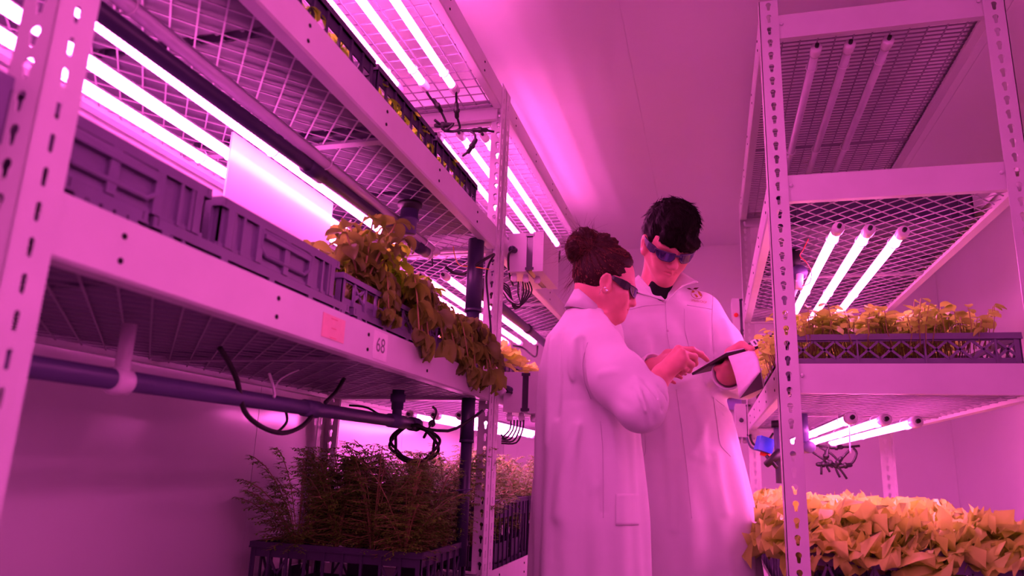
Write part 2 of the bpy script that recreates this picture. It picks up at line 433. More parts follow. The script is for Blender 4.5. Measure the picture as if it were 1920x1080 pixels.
# ------------------------------------------------------------------ crates
def wall_ribs(mb, p0, p1, nrm, z0, z1, n, wd=.012, out=.007):
    p0 = np.array(p0, float); p1 = np.array(p1, float); nrm = np.array(nrm, float)
    for t in np.linspace(0, 1, n):
        c = p0 + (p1-p0)*t; d = (p1-p0)/np.linalg.norm(p1-p0)
        a = c - d*wd/2; b = c + d*wd/2 + nrm*out
        mb.box(np.minimum(a, b).tolist() + [z0] if False else (min(a[0], b[0]), min(a[1], b[1]), z0), (max(a[0], b[0]), max(a[1], b[1]), z1))
def crate(x0, x1, y0, y1, z0, z1, style, label, group, mt='crate', handle=True, nr=5, grips=True):
    x0 += .007; x1 -= .007; y0 += .006; y1 -= .006
    t = thing('crate', ((x0+x1)/2, (y0+y1)/2, z0), label, 'crate', group)
    th = .0035; ht = z1-z0; rim_h = min(.016, ht*.2)
    tub = MB(); tub.box((x0+.004, y0+.004, z0), (x1-.004, y1-.004, z0+.005))
    a0, a1, b0, b1 = x0+.003, x1-.003, y0+.003, y1-.003
    zt = z1-rim_h
    sides = [((a0, b0), (a1, b0), (0, -1)), ((a1, b0), (a1, b1), (1, 0)), ((a1, b1), (a0, b1), (0, 1)), ((a0, b1), (a0, b0), (-1, 0))]
    for p, q, nrm in sides:
        p = np.array(p); q = np.array(q); d = (q-p)/np.linalg.norm(q-p); n = np.array(nrm, float); Ls = np.linalg.norm(q-p)
        def bx(s0, s1, za, zb_, t0=0., t1=-th):
            c1 = p + d*s0 + n*t0; c2 = p + d*s1 + n*t1
            tub.box((min(c1[0], c2[0]), min(c1[1], c2[1]), za), (max(c1[0], c2[0]), max(c1[1], c2[1]), zb_))
        if style == 'solid':
            bx(0, Ls, z0, zt)
            for s in np.linspace(.02, Ls-.02, nr): bx(s-.008, s+.008, z0, zt, .007, 0)
            bx(0, Ls, z0, z0+.006, .003, 0)
            for s in (.045, Ls-.045):
                for k in (-1, 1): bx(s+k*.012-.003, s+k*.012+.003, z0, zt, .006, 0)
        else:
            bx(0, Ls, z0, z0+ht*.22); bx(0, Ls, z1-ht*.24, z1-rim_h*.5)
            seg = .0
            npan = max(4, int(round(Ls/.055))); e = np.linspace(0, Ls, npan+1)
            for i in range(npan):
                if style == 'panel' and 2 <= i < npan-2 and i not in (npan//2,):   # solid middle with grip slot
                    if i in (npan//2-1, npan//2+1): pass
                    bx(e[i], e[i+1], z0+ht*.2, z0+ht*.45)
                za, zb_ = z0+ht*.2, z1-ht*.22; mid = (e[i]+e[i+1])/2
                if style in ('diamond', 'panel') and (style == 'diamond' or i in (1, npan-2)):
                    for s0, s1 in ((e[i], e[i+1]), (e[i+1], e[i])):
                        c1 = p + d*s0; c2 = p + d*s1
                        tub.bar((c1[0], c1[1], za), (c2[0], c2[1], zb_), .004, .006, up=(n[0], n[1], 0) if False else (0, 0, 1))
                wv = .004 if style == 'diamond' else .007
                if style == 'panel' or i % 3 == 0: bx(max(0, e[i]-wv/2), e[i]+wv/2, z0, z1-rim_h, .005, 0)
            bx(Ls-.012, Ls, z0, z1-rim_h, .003, 0); bx(0, .012, z0, z1-rim_h, .003, 0)
    tub.build('tub', M[mt], t, fix=False)
    rim = MB()
    for lo, hi in (((x0-.004, y0-.004), (x1+.004, y0+.006)), ((x0-.004, y1-.006), (x1+.004, y1+.004)), ((x0-.004, y0+.006), (x0+.006, y1-.006)), ((x1-.006, y0+.006), (x1+.004, y1-.006))):
        rim.box((lo[0], lo[1], z1-rim_h), (hi[0], hi[1], z1-rim_h+.004)); rim.box((lo[0]+.001, lo[1]+.001, z1-rim_h), (hi[0]-.001, hi[1]-.001, z1))
    rim.build('rim', M[mt], t, fix=False)
    if style == 'solid' and handle:
        hm = MB(); L = y1-y0; ya, yb = y0+L*.28, y1-L*.28; xx = a1; f = .005
        za, zb_ = z0+ht*.22, z1-rim_h-ht*.06
        pts = [(ya+.02, za), (yb-.02, za), (yb-.004, za+.012), (yb, zb_), (ya, zb_), (ya+.004, za+.012)]
        hm.tube([(xx+.004, p[0], p[1]) for p in pts], .0045, 6, closed=True)
        hm.box((xx+.001, ya+.01, zb_-.012), (xx+.010, yb-.01, zb_-.004))
        hm.build('handle_frame', M[mt], t, fix=False)
    return t
A0 = H + .2235; g1 = 'shallow blue-grey crates under the trays'
lows = [(.64, .785, 'crate'), (.79, 1.375, 0), (1.39, 1.985, 0), (1.99, 2.285, 0)]
lt = ['blue-grey lower crate at the near end of the left rack', 'long ribbed lower crate behind the warning label on the left rack',
      'long ribbed lower crate behind the label reading 68', 'short lower crate next to the left punched post']
for k, (a, b, _) in enumerate(lows):
    crate(-1.26, -.735, a, b, A0, H+.320, 'solid', lt[k], g1, 'crate', False, 5)
B0 = H + .3215; g2 = 'upper crates on the lit shelf'
crate(-1.24, -.735, .52, .905, B0, H+.401, 'solid', 'upper solid crate at the left edge, nearest the camera', g2, 'crate')
crate(-1.24, -.735, .925, 1.318, B0, H+.401, 'solid', 'upper solid crate with a moulded handle recess above the warning label', g2, 'crate')
crate(-1.24, -.735, 1.332, 1.777, B0, H+.385, 'panel', 'upper latticed crate full of big droopy basil, above the label reading 68', g2, 'crate')
crate(-1.24, -.735, 1.786, 2.225, B0, H+.385, 'panel', 'upper latticed crate of drooping basil beside the left punched post', g2, 'crate')
C0 = H + .7465; g3 = 'dark crates on the middle deck of the near left rack'
for k, (a, b) in enumerate(((.60, 1.0), (1.005, 1.398), (1.404, 1.79), (1.797, 2.192))):
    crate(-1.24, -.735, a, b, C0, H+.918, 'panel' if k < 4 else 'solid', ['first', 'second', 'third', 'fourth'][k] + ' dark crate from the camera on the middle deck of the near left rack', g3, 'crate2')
g4 = 'crates of the far left rack'
for k, (a, b) in enumerate(((2.45, 3.04), (3.05, 3.64))):
    crate(-1.24, -.735, a, b, A0, H+.392, 'panel', ['blue-grey crate of pale lettuce right behind the left punched post', 'blue-grey crate of pale lettuce hidden mostly by the woman'][k], g4, 'crate')
for k, (a, b) in enumerate(((2.75, 3.34), (3.35, 3.94))):
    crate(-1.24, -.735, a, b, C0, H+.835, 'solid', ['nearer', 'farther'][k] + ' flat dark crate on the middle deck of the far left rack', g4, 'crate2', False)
D0 = H - .335 - .058; g5 = 'crates of feathery plants on the lowest decks'
for k, (a, b, c_) in enumerate(((1.88, 2.27, 1), (2.45, 3.04, 1), (3.05, 3.64, 1))):
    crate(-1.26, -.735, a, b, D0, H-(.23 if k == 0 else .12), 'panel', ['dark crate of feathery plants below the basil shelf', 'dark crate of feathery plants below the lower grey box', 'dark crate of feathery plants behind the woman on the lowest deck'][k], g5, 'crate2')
g6 = 'latticed trays of the right rack'
for k in range(4):
    y = 2.065 + k*.405
    lb = ['nearest', 'second', 'third', 'last'][k]
    crate(.212, .76, y, y+.40, A0, H+.2885, 'solid', lb + ' plain lower crate under the latticed tray on the right rack', g6, 'crate', False, 4)
    crate(.208, .765, y, y+.40, H+.290, H+.372, 'diamond', lb + ' latticed purple tray of small leafy plants on the right rack', g6, 'crate')
    crate(.208, .765, y, y+.40, D0, H-.16, 'diamond', lb + ' latticed tray of big frilly lettuce on the right rack', g6, 'crate')
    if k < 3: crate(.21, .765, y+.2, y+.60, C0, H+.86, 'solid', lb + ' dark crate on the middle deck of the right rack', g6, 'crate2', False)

# ------------------------------------------------------------------ pipes, fittings, control boxes, cables
def cable(pts, r, name, label, mt='black', conn=(), closed=False, cat='cable', group=None, sub=4):
    P = [np.array(p, float) for p in pts]
    # Catmull-Rom
    Q = []
    n = len(P)
    for i in range(n-1):
        p0 = P[max(i-1, 0)]; p1 = P[i]; p2 = P[i+1]; p3 = P[min(i+2, n-1)]
        for t in np.linspace(0, 1, sub, endpoint=False):
            Q.append(.5*((2*p1) + (-p0+p2)*t + (2*p0-5*p1+4*p2-p3)*t*t + (-p0+3*p1-3*p2+p3)*t**3))
    Q.append(P[-1])
    if not conn:
        o = MB().tube(Q, r, 8).build(name, M[mt]); return tag(o, label, cat, group)
    base = Q[0]; o = thing(name, base, label, cat, group)
    MB().tube(Q, r, 8).build('cord', M[mt], o)
    for c in conn:
        i = int(c*(len(Q)-2)); a, b = Q[i], Q[i+1]; d = (b-a)/np.linalg.norm(b-a)
        MB().lathe([(r*1.1, -.03), (r*1.9, -.022), (r*1.9, -.006), (r*2.6, -.005), (r*2.6, .006), (r*1.9, .008), (r*1.9, .024), (r*1.1, .03)], a, d, 12).build('connector', M['black'], o)
    return o
# glossy white reflector standing behind the tube nearest the aisle
t = tag(MB().box((-1.013, 1.27, H+.335), (-1.008, 1.725, H+.70)).build('reflector_board', mat('white_acrylic', (.86, .80, .86), .14, 0, .02, 4, .08, 12)), 'glossy white reflector board glowing pink behind the crate with the handle recess', 'board')
# pipe under the middle deck, near left rack
t = thing('water_pipe', (-.905, .60, H+.655), 'dark purple water pipe running under the middle deck to the basil', 'pipe')
MB().tube([(-.905, .60, H+.665), (-.890, 2.12, H+.672)], .0165, 16).build('pipe', M['pipe'], t)
MB().tube([(-.899, 1.40, H+.6685), (-.898, 1.47, H+.6685)], .0205, 16).build('coupling', M['pipe'], t)
MB().tube([(-.891, 2.05, H+.6715), (-.890, 2.13, H+.672)], .0205, 16).build('coupling', M['pipe'], t)
MB().tube([(-.890, 2.13, H+.672), (-.890, 2.165, H+.672)], .016, 14).build('end_plug', M['clear'], t)
cable([(-.890, 2.165, H+.672), (-.889, 2.19, H+.668), (-.888, 2.195, H+.64)], .0028, 'plug_lead', 'short black lead hanging from the clear plug of the dark pipe')
# drain fitting in the middle deck
t = thing('drain_fitting', (-.835, 1.86, H+.745), 'dark threaded drain fitting under the middle deck above the basil', 'drain fitting')
MB().lathe([(.036, 0), (.036, -.012), (.028, -.014), (.028, -.022)], (-.835, 1.86, H+.738), (0, 0, 1), 24).build('flange', M['black'], t)
MB().lathe([(.026, 0), (.026, -.03), (.030, -.031), (.030, -.038), (.024, -.040), (.024, -.075), (.019, -.078)], (-.835, 1.86, H+.72), (0, 0, 1), 24).build('hose_tail', M['pipe_light'], t)
# drain columns near the left post
def column(x, y, z0, z1, zj, r, label):
    t = thing('drain_column', (x, y, z0), label, 'drain pipe')
    MB().tube([(x, y, z0), (x, y, zj)], r*.82, 20).build('lower_pipe', M['pipe'], t)
    MB().tube([(x, y, zj), (x, y, z1)], r, 20).build('sleeve', M['pipe'], t)
    MB().tube([(x, y, zj-.004), (x, y, zj+.006)], r*1.06, 20).build('collar', M['pipe'], t)
    return t
column(-.745, 2.22, H+.37, H+.735, H+.49, .027, 'dark vertical drain pipe behind the left punched post under the middle deck')
column(-.745, 2.22, H-.30, H+.205, H+.07, .022, 'black vertical drain pipe beside the left punched post under the basil shelf')
# pipe under the lower deck
t = thing('water_pipe', (-.95, .60, H+.12), 'long purple water pipe hanging below the lower deck of the near left rack', 'pipe')
px = -.90
MB().tube([(px, .60, H+.108), (px, 2.13, H+.116)], .0165, 16).build('pipe', M['pipe_light'], t)
MB().tube([(px, 1.50, H+.1127), (px, 1.56, H+.113)], .0195, 16).build('coupling', M['pipe_light'], t)
MB().lathe([(.021, 0), (.021, .05), (.018, .055)], (px, 2.13, H+.116), (0, 1, 0), 18).build('end_cap', M['pipe_light'], t)
MB().tube([(px, 2.02, H+.12), (px, 2.02, H+.205)], .0145, 14).build('riser', M['pipe_light'], t)
MB().lathe([(.019, 0), (.019, .022), (.024, .023), (.024, .045), (.019, .046), (.019, .058)], (px, 2.02, H+.150), (0, 0, 1), 8).build('union_nut', M['pipe_light'], t)
MB().lathe([(.02, 0), (.02, .05), (.02, .10)], (px, 1.97, H+.116), (0, 1, 0), 18).build('tee', M['pipe_light'], t)
MB().lathe([(.018, 0), (.022, .006), (.022, .03), (.018, .036)], (px, .93, H+.108), (0, 1, 0), 16).build('valve_body', M['clear'], t)
MB().tube([(px, .95, H+.12), (px, .95, H+.20)], .012, 12).build('riser', M['clear'], t)
cable([Wx(*p, px+.01) for p in ((412, 652), (428, 678), (445, 715), (458, 770), (490, 800), (530, 812), (565, 800), (585, 780))], .0052, 'cable', 'thick black cable looping below the purple water pipe')
cable([Wx(*p, px-.02) for p in ((536, 770), (538, 790), (525, 806), (515, 810))], .003, 'cable', 'thin black cable beside the loop below the purple water pipe')
cable([Wx(*p, px+.02) for p in ((505, 700), (515, 735), (513, 745))], .003, 'cable_tie', 'white cable tie with loose ends around the purple water pipe', 'tie', cat='cable tie')
cable([Wx(*p, px+.02) for p in ((513, 730), (525, 712), (545, 700), (560, 694))], .0018, 'cable_tie', 'loose tail of the cable tie under the lower deck', 'tie', cat='cable tie')
cable([Wx(*p, -.86) for p in ((610, 755), (630, 735), (645, 710))], .005, 'cable', 'black cable strapped up to the lower deck behind the pipe')
# coil of black cable hanging by the pipe end
pts = [Wy(778 + 42*math.cos(a)*(1+.15*math.sin(2.7*a)), 832 + 32*math.sin(a)*(1+.12*math.sin(1.9*a)), 2.12 + .02*math.sin(2.3*a)) for a in np.linspace(-1.5, 17.5, 60)]
cable([Wy(905, 770, 2.24), Wy(880, 788, 2.2), Wy(840, 808, 2.16)] + pts, .0048, 'cable_coil', 'coil of black cable hanging from the pipe end above the feathery plants', conn=(.05,), sub=3)
cable([Wy(812, 763, 2.4), Wy(818, 772, 2.38), Wy(812, 790, 2.3), Wy(803, 805, 2.2), Wy(795, 820, 2.14)], .0045, 'cable', 'black lead with a connector dropping from the tube end to the coil', conn=(.6,))
cable([Wy(735, 800, 2.1), Wy(720, 785, 2.12), Wy(690, 765, 2.14), Wy(655, 760, 2.1)], .0035, 'cable', 'black lead drooping left of the pipe tee')
cable([Wy(885, 917, 2.15), Wy(830, 922, 2.15), Wy(790, 924, 2.15), Wy(765, 938, 2.1), Wy(745, 960, 2.05)], .002, 'drip_line', 'thin pale drip line crossing in front of the feathery plants', 'pipe_light', cat='tube')
# cables under the top deck
yz = 2.20
cable([Wy(*p) for p in ((797, 165, 2.07), (806, 182, 2.1), (820, 198, 2.14), (830, 215, 2.17), (838, 233, 2.19))], .0042, 'lamp_lead', 'black lamp lead with connector under the top deck, left of the pair', conn=(.55,), group='lamp leads under the top deck')
cable([Wy(*p) for p in ((855, 170, 2.1), (856, 195, 2.14), (857, 218, 2.17), (862, 240, 2.2), (850, 246, 2.2), (835, 244, 2.2))], .0042, 'lamp_lead', 'black lamp lead with connector under the top deck, right of the pair', conn=(.35,), group='lamp leads under the top deck')
cable([Wy(*p) for p in ((832, 246, 2.19), (850, 247, 2.2), (866, 244, 2.2), (885, 245, 2.22), (905, 244, 2.24), (926, 247, 2.27))], .0042, 'lamp_lead', 'black lead running right to the left punched post under the top deck', conn=(.8,), group='lamp leads under the top deck')
cable([Wy(*p) for p in ((866, 246, 2.2), (882, 246, 2.2), (891, 255, 2.2), (887, 270, 2.2), (878, 284, 2.2), (868, 292, 2.18))], .0042, 'lamp_lead', 'black lead looping down towards the dark crates under the top deck', conn=(.7,), group='lamp leads under the top deck')
cable([Wy(*p) for p in ((815, 225, 2.15), (830, 235, 2.18), (850, 232, 2.18), (836, 244, 2.18), (828, 240, 2.17))], .0048, 'lamp_lead', 'bundled black leads at the crate corner under the top deck', conn=(.3,), group='lamp leads under the top deck')
# leads round the left post, middle deck
cable([Wy(*p) for p in ((835, 500, 2.2), (850, 511, 2.22), (870, 513, 2.22), (890, 500, 2.2), (908, 487, 2.2), (926, 477, 2.27))], .0055, 'cable_bundle', 'black cable bundle tied across the vertical drain pipe to the punched post', conn=())
cable([Wy(*p) for p in ((927, 478, 2.28), (917, 495, 2.25), (912, 520, 2.25), (915, 560, 2.25), (919, 600, 2.26), (921, 650, 2.27), (918, 690, 2.28), (922, 712, 2.28), (930, 722, 2.27))], .0036, 'power_lead', 'thin black lead running down the left punched post to a clear plug')
cable([Wy(*p) for p in ((850, 462, 2.25), (853, 480, 2.25), (862, 497, 2.22), (885, 500, 2.2), (905, 503, 2.2), (918, 505, 2.25))], .0016, 'sensor_wire', 'thin orange sensor wire beside the vertical drain pipe', 'yellow')
t = thing('inline_plug', Wy(932, 725, 2.265), 'clear plastic inline plug with black boot on the left punched post', 'plug')
a, b, c_ = Wy(925, 716, 2.27), Wy(932, 724, 2.265), Wy(944, 737, 2.26)
MB().tube([a, b], [.005, .012], 14).build('boot', M['black'], t); MB().tube([b, c_], [.014, .013], 14).build('body', M['clear'], t)

def control_box(x0, x1, y0, y1, z0, z1, label, aisle=1, knob=None, cords=True):
    """enclosure on the rack; hinged front towards the aisle"""
    t = thing('control_box', ((x0+x1)/2, (y0+y1)/2, z0), label, 'control box')
    d = x1-x0
    MB().box((x0, y0, z0), (x0+d*.52, y1, z1)).build('housing', M['box'], t)
    s = MB(); s.box((x0+d*.52, y0+.004, z0+.003), (x0+d*.70, y1-.004, z1-.003)); s.build('hinge_strip', M['hinge'], t)
    for zz in (z0+.004, z1-.014): MB().box((x0+d*.50, y0-.004, zz), (x0+d*.74, y0+.012, zz+.01)).build('hinge', M['hinge'], t)
    MB().box((x0+d*.70, y0-.002, z0-.002), (x1, y1+.002, z1+.002)).build('lid', M['box'], t)
    if knob: MB().lathe([(.011, 0), (.011, .008), (.008, .010)], (x0+d*.26, y0, z0+(z1-z0)*.5), (0, -1, 0), 16).build('button', M[knob], t)
    else: MB().lathe([(.010, 0), (.010, .012), (.013, .013), (.013, .025), (.007, .032)], (x0+d*.2, y0, z0+(z1-z0)*.55), (-.4, -1, 0), 14).build('cable_gland', M['blue'] if False else M['pipe'], t)
    for k in range(3):
        MB().lathe([(.009, 0), (.009, -.008), (.012, -.009), (.012, -.022), (.007, -.028)], (x0+d*(.12+.3*k), y0+.03+.02*k, z0), (0, 0, 1), 12).build('bottom_gland', M['clear'], t)
    return t
control_box(-.690, -.560, 2.425, 2.69, H+.676, H+.820, 'upper grey control box with a smoked hinge strip behind the left punched post')
control_box(-.688, -.562, 2.425, 2.66, H+.178, H+.316, 'lower grey control box on the left rack, level with the shelf beam')
cable([Wy(*p) for p in ((966, 468, 2.41), (955, 475, 2.38), (953, 495, 2.4), (955, 515, 2.45), (962, 535, 2.5))], .004, 'power_lead', 'black lead entering the gland of the upper control box')
cable([Wy(*p) for p in ((960, 737, 2.41), (950, 730, 2.39), (943, 712, 2.4), (941, 690, 2.43))], .004, 'power_lead', 'black lead entering the gland of the lower control box')
for k in range(6):
    x0 = 972 + k*4
    cable([Wy(x0, 528, 2.5), Wy(x0-1+k, 550, 2.5), Wy(975-k*2, 570+k*2, 2.47), Wy(955, 565-k*5, 2.45), Wy(942, 545-k*3, 2.45)], .0028, 'box_wire', ['first', 'second', 'third', 'fourth', 'fifth', 'sixth'][k] + ' thin looping wire from the left below the upper control box', 'black' if k != 1 else 'clear', group='wires below the upper control box')
for k in range(5):
    x0 = 958 + k*6
    cable([Wy(x0, 788, 2.47), Wy(x0-2, 805, 2.46), Wy(x0-14, 818+k*3, 2.45), Wy(940, 815+k*4, 2.44)], .003, 'box_wire', ['first', 'second', 'third', 'fourth', 'fifth'][k] + ' thin looping wire from the left below the lower control box', group='wires below the lower control box')
# valve and pipe below the upper box in the far left rack
t = thing('valve_manifold', (-.82, 3.0, H+.655), 'black valve and purple pipe under the middle deck of the far left rack', 'valve')
MB().tube([(-.845, 2.75, H+.655), (-.865, 3.9, H+.655)], .019, 14).build('pipe', M['pipe_light'], t)
MB().lathe([(.026, 0), (.026, .05), (.035, .055), (.035, .09), (.022, .10), (.022, .16), (.028, .165), (.028, .2)], (-.842, 2.6, H+.66), (-.02, 1, 0), 14).build('valve_body', M['black'], t)
MB().box((-.87, 2.66, H+.67), (-.815, 2.71, H+.72)).build('actuator', M['black'], t)
MB().tube([(-.855, 3.38, H+.655), (-.856, 3.44, H+.655)], .0235, 14).build('coupling', M['pipe'], t)
cable([Wy(1050, 470, 4.0), Wy(1047, 485, 4.0), Wy(1037, 503, 4.0), Wy(1030, 510, 4.0), Wy(1042, 515, 4.0), Wy(1044, 506, 4.0), Wy(1032, 502, 4.0), Wy(1024, 495, 4.0), Wy(1026, 478, 4.0), Wy(1015, 462, 3.95)], .005, 'lamp_lead', 'dark lead with a knot hanging from the far tube ends of the left rack', conn=(.15, .75))
cable([Wy(1008, 648, 4.0), Wy(1005, 668, 4.0), Wy(995, 664, 4.0), Wy(980, 652, 4.0), Wy(962, 648, 3.95)], .005, 'lamp_lead', 'dark lead hanging from the bright tubes above the pale lettuce')

# right rack: boxes and plumbing at its far end
YR = 3.752
control_box(.118, .215, YR, YR+.2, H+.175, H+.335, 'grey control box with a dark red button, low beside the right rack', knob='hinge')
control_box(.120, .19, YR, YR+.15, H+.690, H+.865, 'tall grey control box with a bright red button, high beside the right rack', knob='red')
cable([Wy(1391, 560, 3.85), Wy(1386, 580, 3.8), Wy(1392, 605, 3.8), Wy(1383, 628, 3.8), Wy(1375, 640, 3.8)], .004, 'power_lead', 'black lead hanging beside the tall control box on the right')
t = thing('isolator_switch', Wy(1366, 742, YB-.05), 'red and yellow rotary isolator switch on a violet plate behind the man', 'switch')
p = Wy(1366, 742, YB); x, z = p[0], p[2]
MB().box((x-.075, YB-.06, z-.09), (x+.075, YB, z+.06)).build('plate', M['lilac'], t)
MB().box((x-.06, YB-.075, z-.02), (x+.06, YB-.06, z+.05)).build('backing', M['yellow'], t)
MB().lathe([(.045, 0), (.045, .02), (.038, .024)], (x, YB-.075, z+.02), (0, -1, 0), 20).build('knob', M['red'], t)
MB().box((x-.012, YB-.125, z-.02), (x+.012, YB-.095, z+.06)).build('grip', M['red'], t)
t = thing('junction_box', Wy(1434, 834, 3.3), 'bright blue junction box under the lower deck of the right rack', 'junction box')
q = Wy(1434, 834, 3.3); 
bm2 = MB(); bm2.box((q[0]-.03, 3.27, q[2]-.03), (q[0]+.03, 3.34, q[2]+.03)); o = bm2.build('body', M['blue'], t); o.rotation_euler = (0, .3, .2)
MB().tube([q+np.array([-.02, 0, -.035]), q+np.array([.02, 0, -.045])], .008, 8).build('terminal', M['red'], t)
t = thing('drain_tap', Wy(1455, 840, 3.2), 'grey drain pipe with a black tap under the lower deck of the right rack', 'tap')
q = Wy(1462, 830, 3.2)
MB().tube([q+np.array([0, 0, .18]), q+np.array([0, 0, -.16])], .022, 14).build('pipe', M['pipe_light'], t)
MB().lathe([(.03, 0), (.03, .03)], q+np.array([0, 0, .06]), (0, 0, 1), 14).build('collar', M['black'], t)
MB().tube([q+np.array([.0, -.02, -.04]), q+np.array([-.06, -.05, -.09])], [.02, .013], 10).build('tap_body', M['black'], t)
MB().tube([q+np.array([-.055, -.03, -.055]), q+np.array([-.02, -.06, -.10])], .008, 8).build('handle', M['black'], t)
for k, pts in enumerate((((1405, 815), (1412, 832), (1425, 836), (1440, 826), (1450, 812)), ((1400, 820), (1408, 838), (1422, 842), (1428, 830)), ((1412, 640), (1420, 655), (1440, 640), (1452, 622)), ((1390, 655), (1410, 650), (1425, 640), (1445, 630)), ((1402, 648), (1425, 630), (1450, 638)))):
    cable([Wy(*p_, 3.6) for p_ in pts], .005, 'cable', ['dark cable under the grey box with the dark red button', 'paler cable below the grey box with the dark red button', 'dark cable tangled above the tray behind the right post', 'dark cable running level behind the thumb of the man', 'dark cable arching behind the right post'][k], 'black' if k != 1 else 'pipe_light', group='cables at the far end of the right rack')
t = thing('power_strip', Wy(1422, 640, 3.62), 'pale power strip lying among cables at the far end of the right rack', 'power strip')
a, b = Wy(1410, 648, 3.6), Wy(1434, 632, 3.6)
MB().bar(a, b, .05, .035).build('body', M['box'], t)
for k in range(4):
    q = a + (b-a)*(.15+.22*k); MB().bar(q+np.array([0, -.026, 0]), q+(b-a)*.12+np.array([0, -.026, 0]), .004, .02).build('socket', M['hinge'], t)
tag(MB().box(tuple(Wy(1417, 662, 3.5)-np.array([.012, .01, .03])), tuple(Wy(1417, 662, 3.5)+np.array([.012, .01, .03]))).build('orange_tag', mat('orange_card', (.9, .25, .03), .6)), 'small orange tag hanging behind the hand that holds the tablet', 'tag')
# pump fitting under the middle deck, seen right of the right post
t = thing('water_pipe', Wy(1497, 510, 2.5), 'grey capped pipe end with red wire under the middle deck of the right rack', 'pipe')
q = Wy(1499, 510, 2.5)
MB().lathe([(.026, 0), (.026, .03), (.020, .032), (.020, .6)], q, (0, 1, 0), 18).build('pipe', M['pipe_light'], t)
MB().tube([q+np.array([-.01, .03, .0]), q+np.array([-.01, .03, .085])], .02, 12).build('riser', M['black'], t)
MB().tube([q+np.array([.0, -.005, -.01]), q+np.array([-.005, -.01, -.06])], .012, 10).build('clip', M['clear'], t)
cable([Wy(*p_, 2.3) for p_ in ((1516, 448), (1505, 470), (1500, 480), (1512, 492), (1521, 510), (1518, 530), (1504, 536))], .0013, 'sensor_wire', 'thin red sensor wire looping beside the nearest glowing tube on the right', 'red')
t = thing('water_pipe', Wy(1518, 838, 2.6), 'round grey pipe end cap under the lower deck of the right rack', 'pipe')
q = Wy(1518, 838, 2.55)
MB().lathe([(.017, 0), (.019, .003), (.019, .05), (.016, .052), (.016, .6)], q, (0, 1, 0), 20).build('pipe', M['pipe_light'], t)
MB().tube([q+np.array([-.01, .06, 0]), q+np.array([-.01, .06, .11])], .017, 12).build('riser', M['pipe_light'], t)
rl = [((1530, 835), (1560, 838), (1590, 838), (1612, 836)), ((1524, 848), (1545, 862), (1560, 870), (1575, 880), (1588, 898)), ((1558, 830), (1550, 850), (1548, 868), (1556, 885)),
      ((1595, 842), (1580, 858), (1570, 870), (1568, 880), (1575, 895)), ((1536, 838), (1560, 852), (1580, 872), (1598, 868), (1606, 850), (1600, 840)), ((1540, 890), (1541, 872), (1552, 872), (1562, 876))]
for k, pts in enumerate(rl):
    cable([Wy(*p_, 3.62) for p_ in pts], .0052, 'lamp_lead', ['dark lead running level', 'dark lead sloping down to the lettuce', 'dark lead hanging straight down with a connector', 'dark lead crossing the middle', 'dark lead in a wide loop', 'dark lead with a hanging plug'][k] + ' below the tubes over the frilly lettuce', conn=(.5,), group='lamp leads over the frilly lettuce')
cable([Wy(1592, 795, 2.2), Wy(1593, 820, 2.2), Wy(1594, 850, 2.2)], .0022, 'strap', 'white strap hanging from the leftmost tube over the frilly lettuce', 'tie', cat='strap')
# dark punched clip strip behind man left
# ------------------------------------------------------------------ plants
M['basil'] = leaf_mat('drooping_basil_leaf', (.22, .46, .03), (.56, 1.0, .05), .75, .35, 5)
M['basil_dark'] = leaf_mat('dark_basil_leaf', (.14, .14, .05), (.40, .62, .05), .6, .4, 5)
M['stem'] = mat('plant_stem', (.32, .26, .08), .5)
M['lettuce'] = leaf_mat('pale_lettuce_leaf', (.58, .82, .09), (.92, 1.0, .24), .35, .45, 9)
M['cress'] = leaf_mat('cress_leaf', (.42, .66, .07), (.74, .95, .16), .35, .4, 9)
M['fern'] = leaf_mat('feathery_leaf', (.06, .15, .012), (.24, .55, .04), .3, .5, 20)

def rotm(yaw, pitch, roll=0.):
    cy, sy, cp, sp, cr, sr = math.cos(yaw), math.sin(yaw), math.cos(pitch), math.sin(pitch), math.cos(roll), math.sin(roll)
    Rz = np.array([[cy, -sy, 0], [sy, cy, 0], [0, 0, 1]]); Ry = np.array([[cp, 0, sp], [0, 1, 0], [-sp, 0, cp]]); Rx = np.array([[1, 0, 0], [0, cr, -sr], [0, sr, cr]])
    return Rz @ Ry @ Rx
def leaf(mb, base, yaw, pitch, L, Wd, bend, cup=.25, wav=0., nL=7, nW=4, roll=0., petiole=.0, shape='ovate', mi=0):
    """leaf growing along +x from base, pitch>0 points down, bend = total extra droop along its length"""
    r = np.random.default_rng(int(rng.integers(1 << 30)))
    ts = np.linspace(0, 1, nL + 1); V = []
    x = z = 0.; ang = 0.
    ph = r.uniform(0, 6.28)
    for i, t in enumerate(ts):
        if i: ang = bend * t; x += math.cos(ang) * L / nL; z -= math.sin(ang) * L / nL
        if shape == 'ovate': wd = Wd * (math.sin(PI * min(1, t**.75)) ** .8 if 0 < t < 1 else .02)
        elif shape == 'round': wd = Wd * (math.sqrt(max(0, 1-(2*t-1)**2)) if 0 < t < 1 else .05)
        else: wd = Wd * (.25 + .9*t**.8) * (1 if t < .85 else .8 if t < 1 else .45)
        for j in range(nW + 1):
            s = 2*j/nW - 1
            yy = s * wd / 2
            up = cup * abs(s)**1.6 * wd * .6
            wv = wav * abs(s)**1.5 * math.sin(ph + 9*t + 2.5*s + 4*s*t) * (.4 + .6*t)
            nx, nz = math.sin(ang), math.cos(ang)
            V.append((x + nx*(up+wv), yy + .3*wv, z + nz*(up+wv)))
    F = [(i*(nW+1)+j, i*(nW+1)+j+1, (i+1)*(nW+1)+j+1, (i+1)*(nW+1)+j) for i in range(nL) for j in range(nW)]
    V = np.array(V) @ rotm(yaw, pitch, roll).T + np.array(base)
    mb.add(V, F, mi, True)
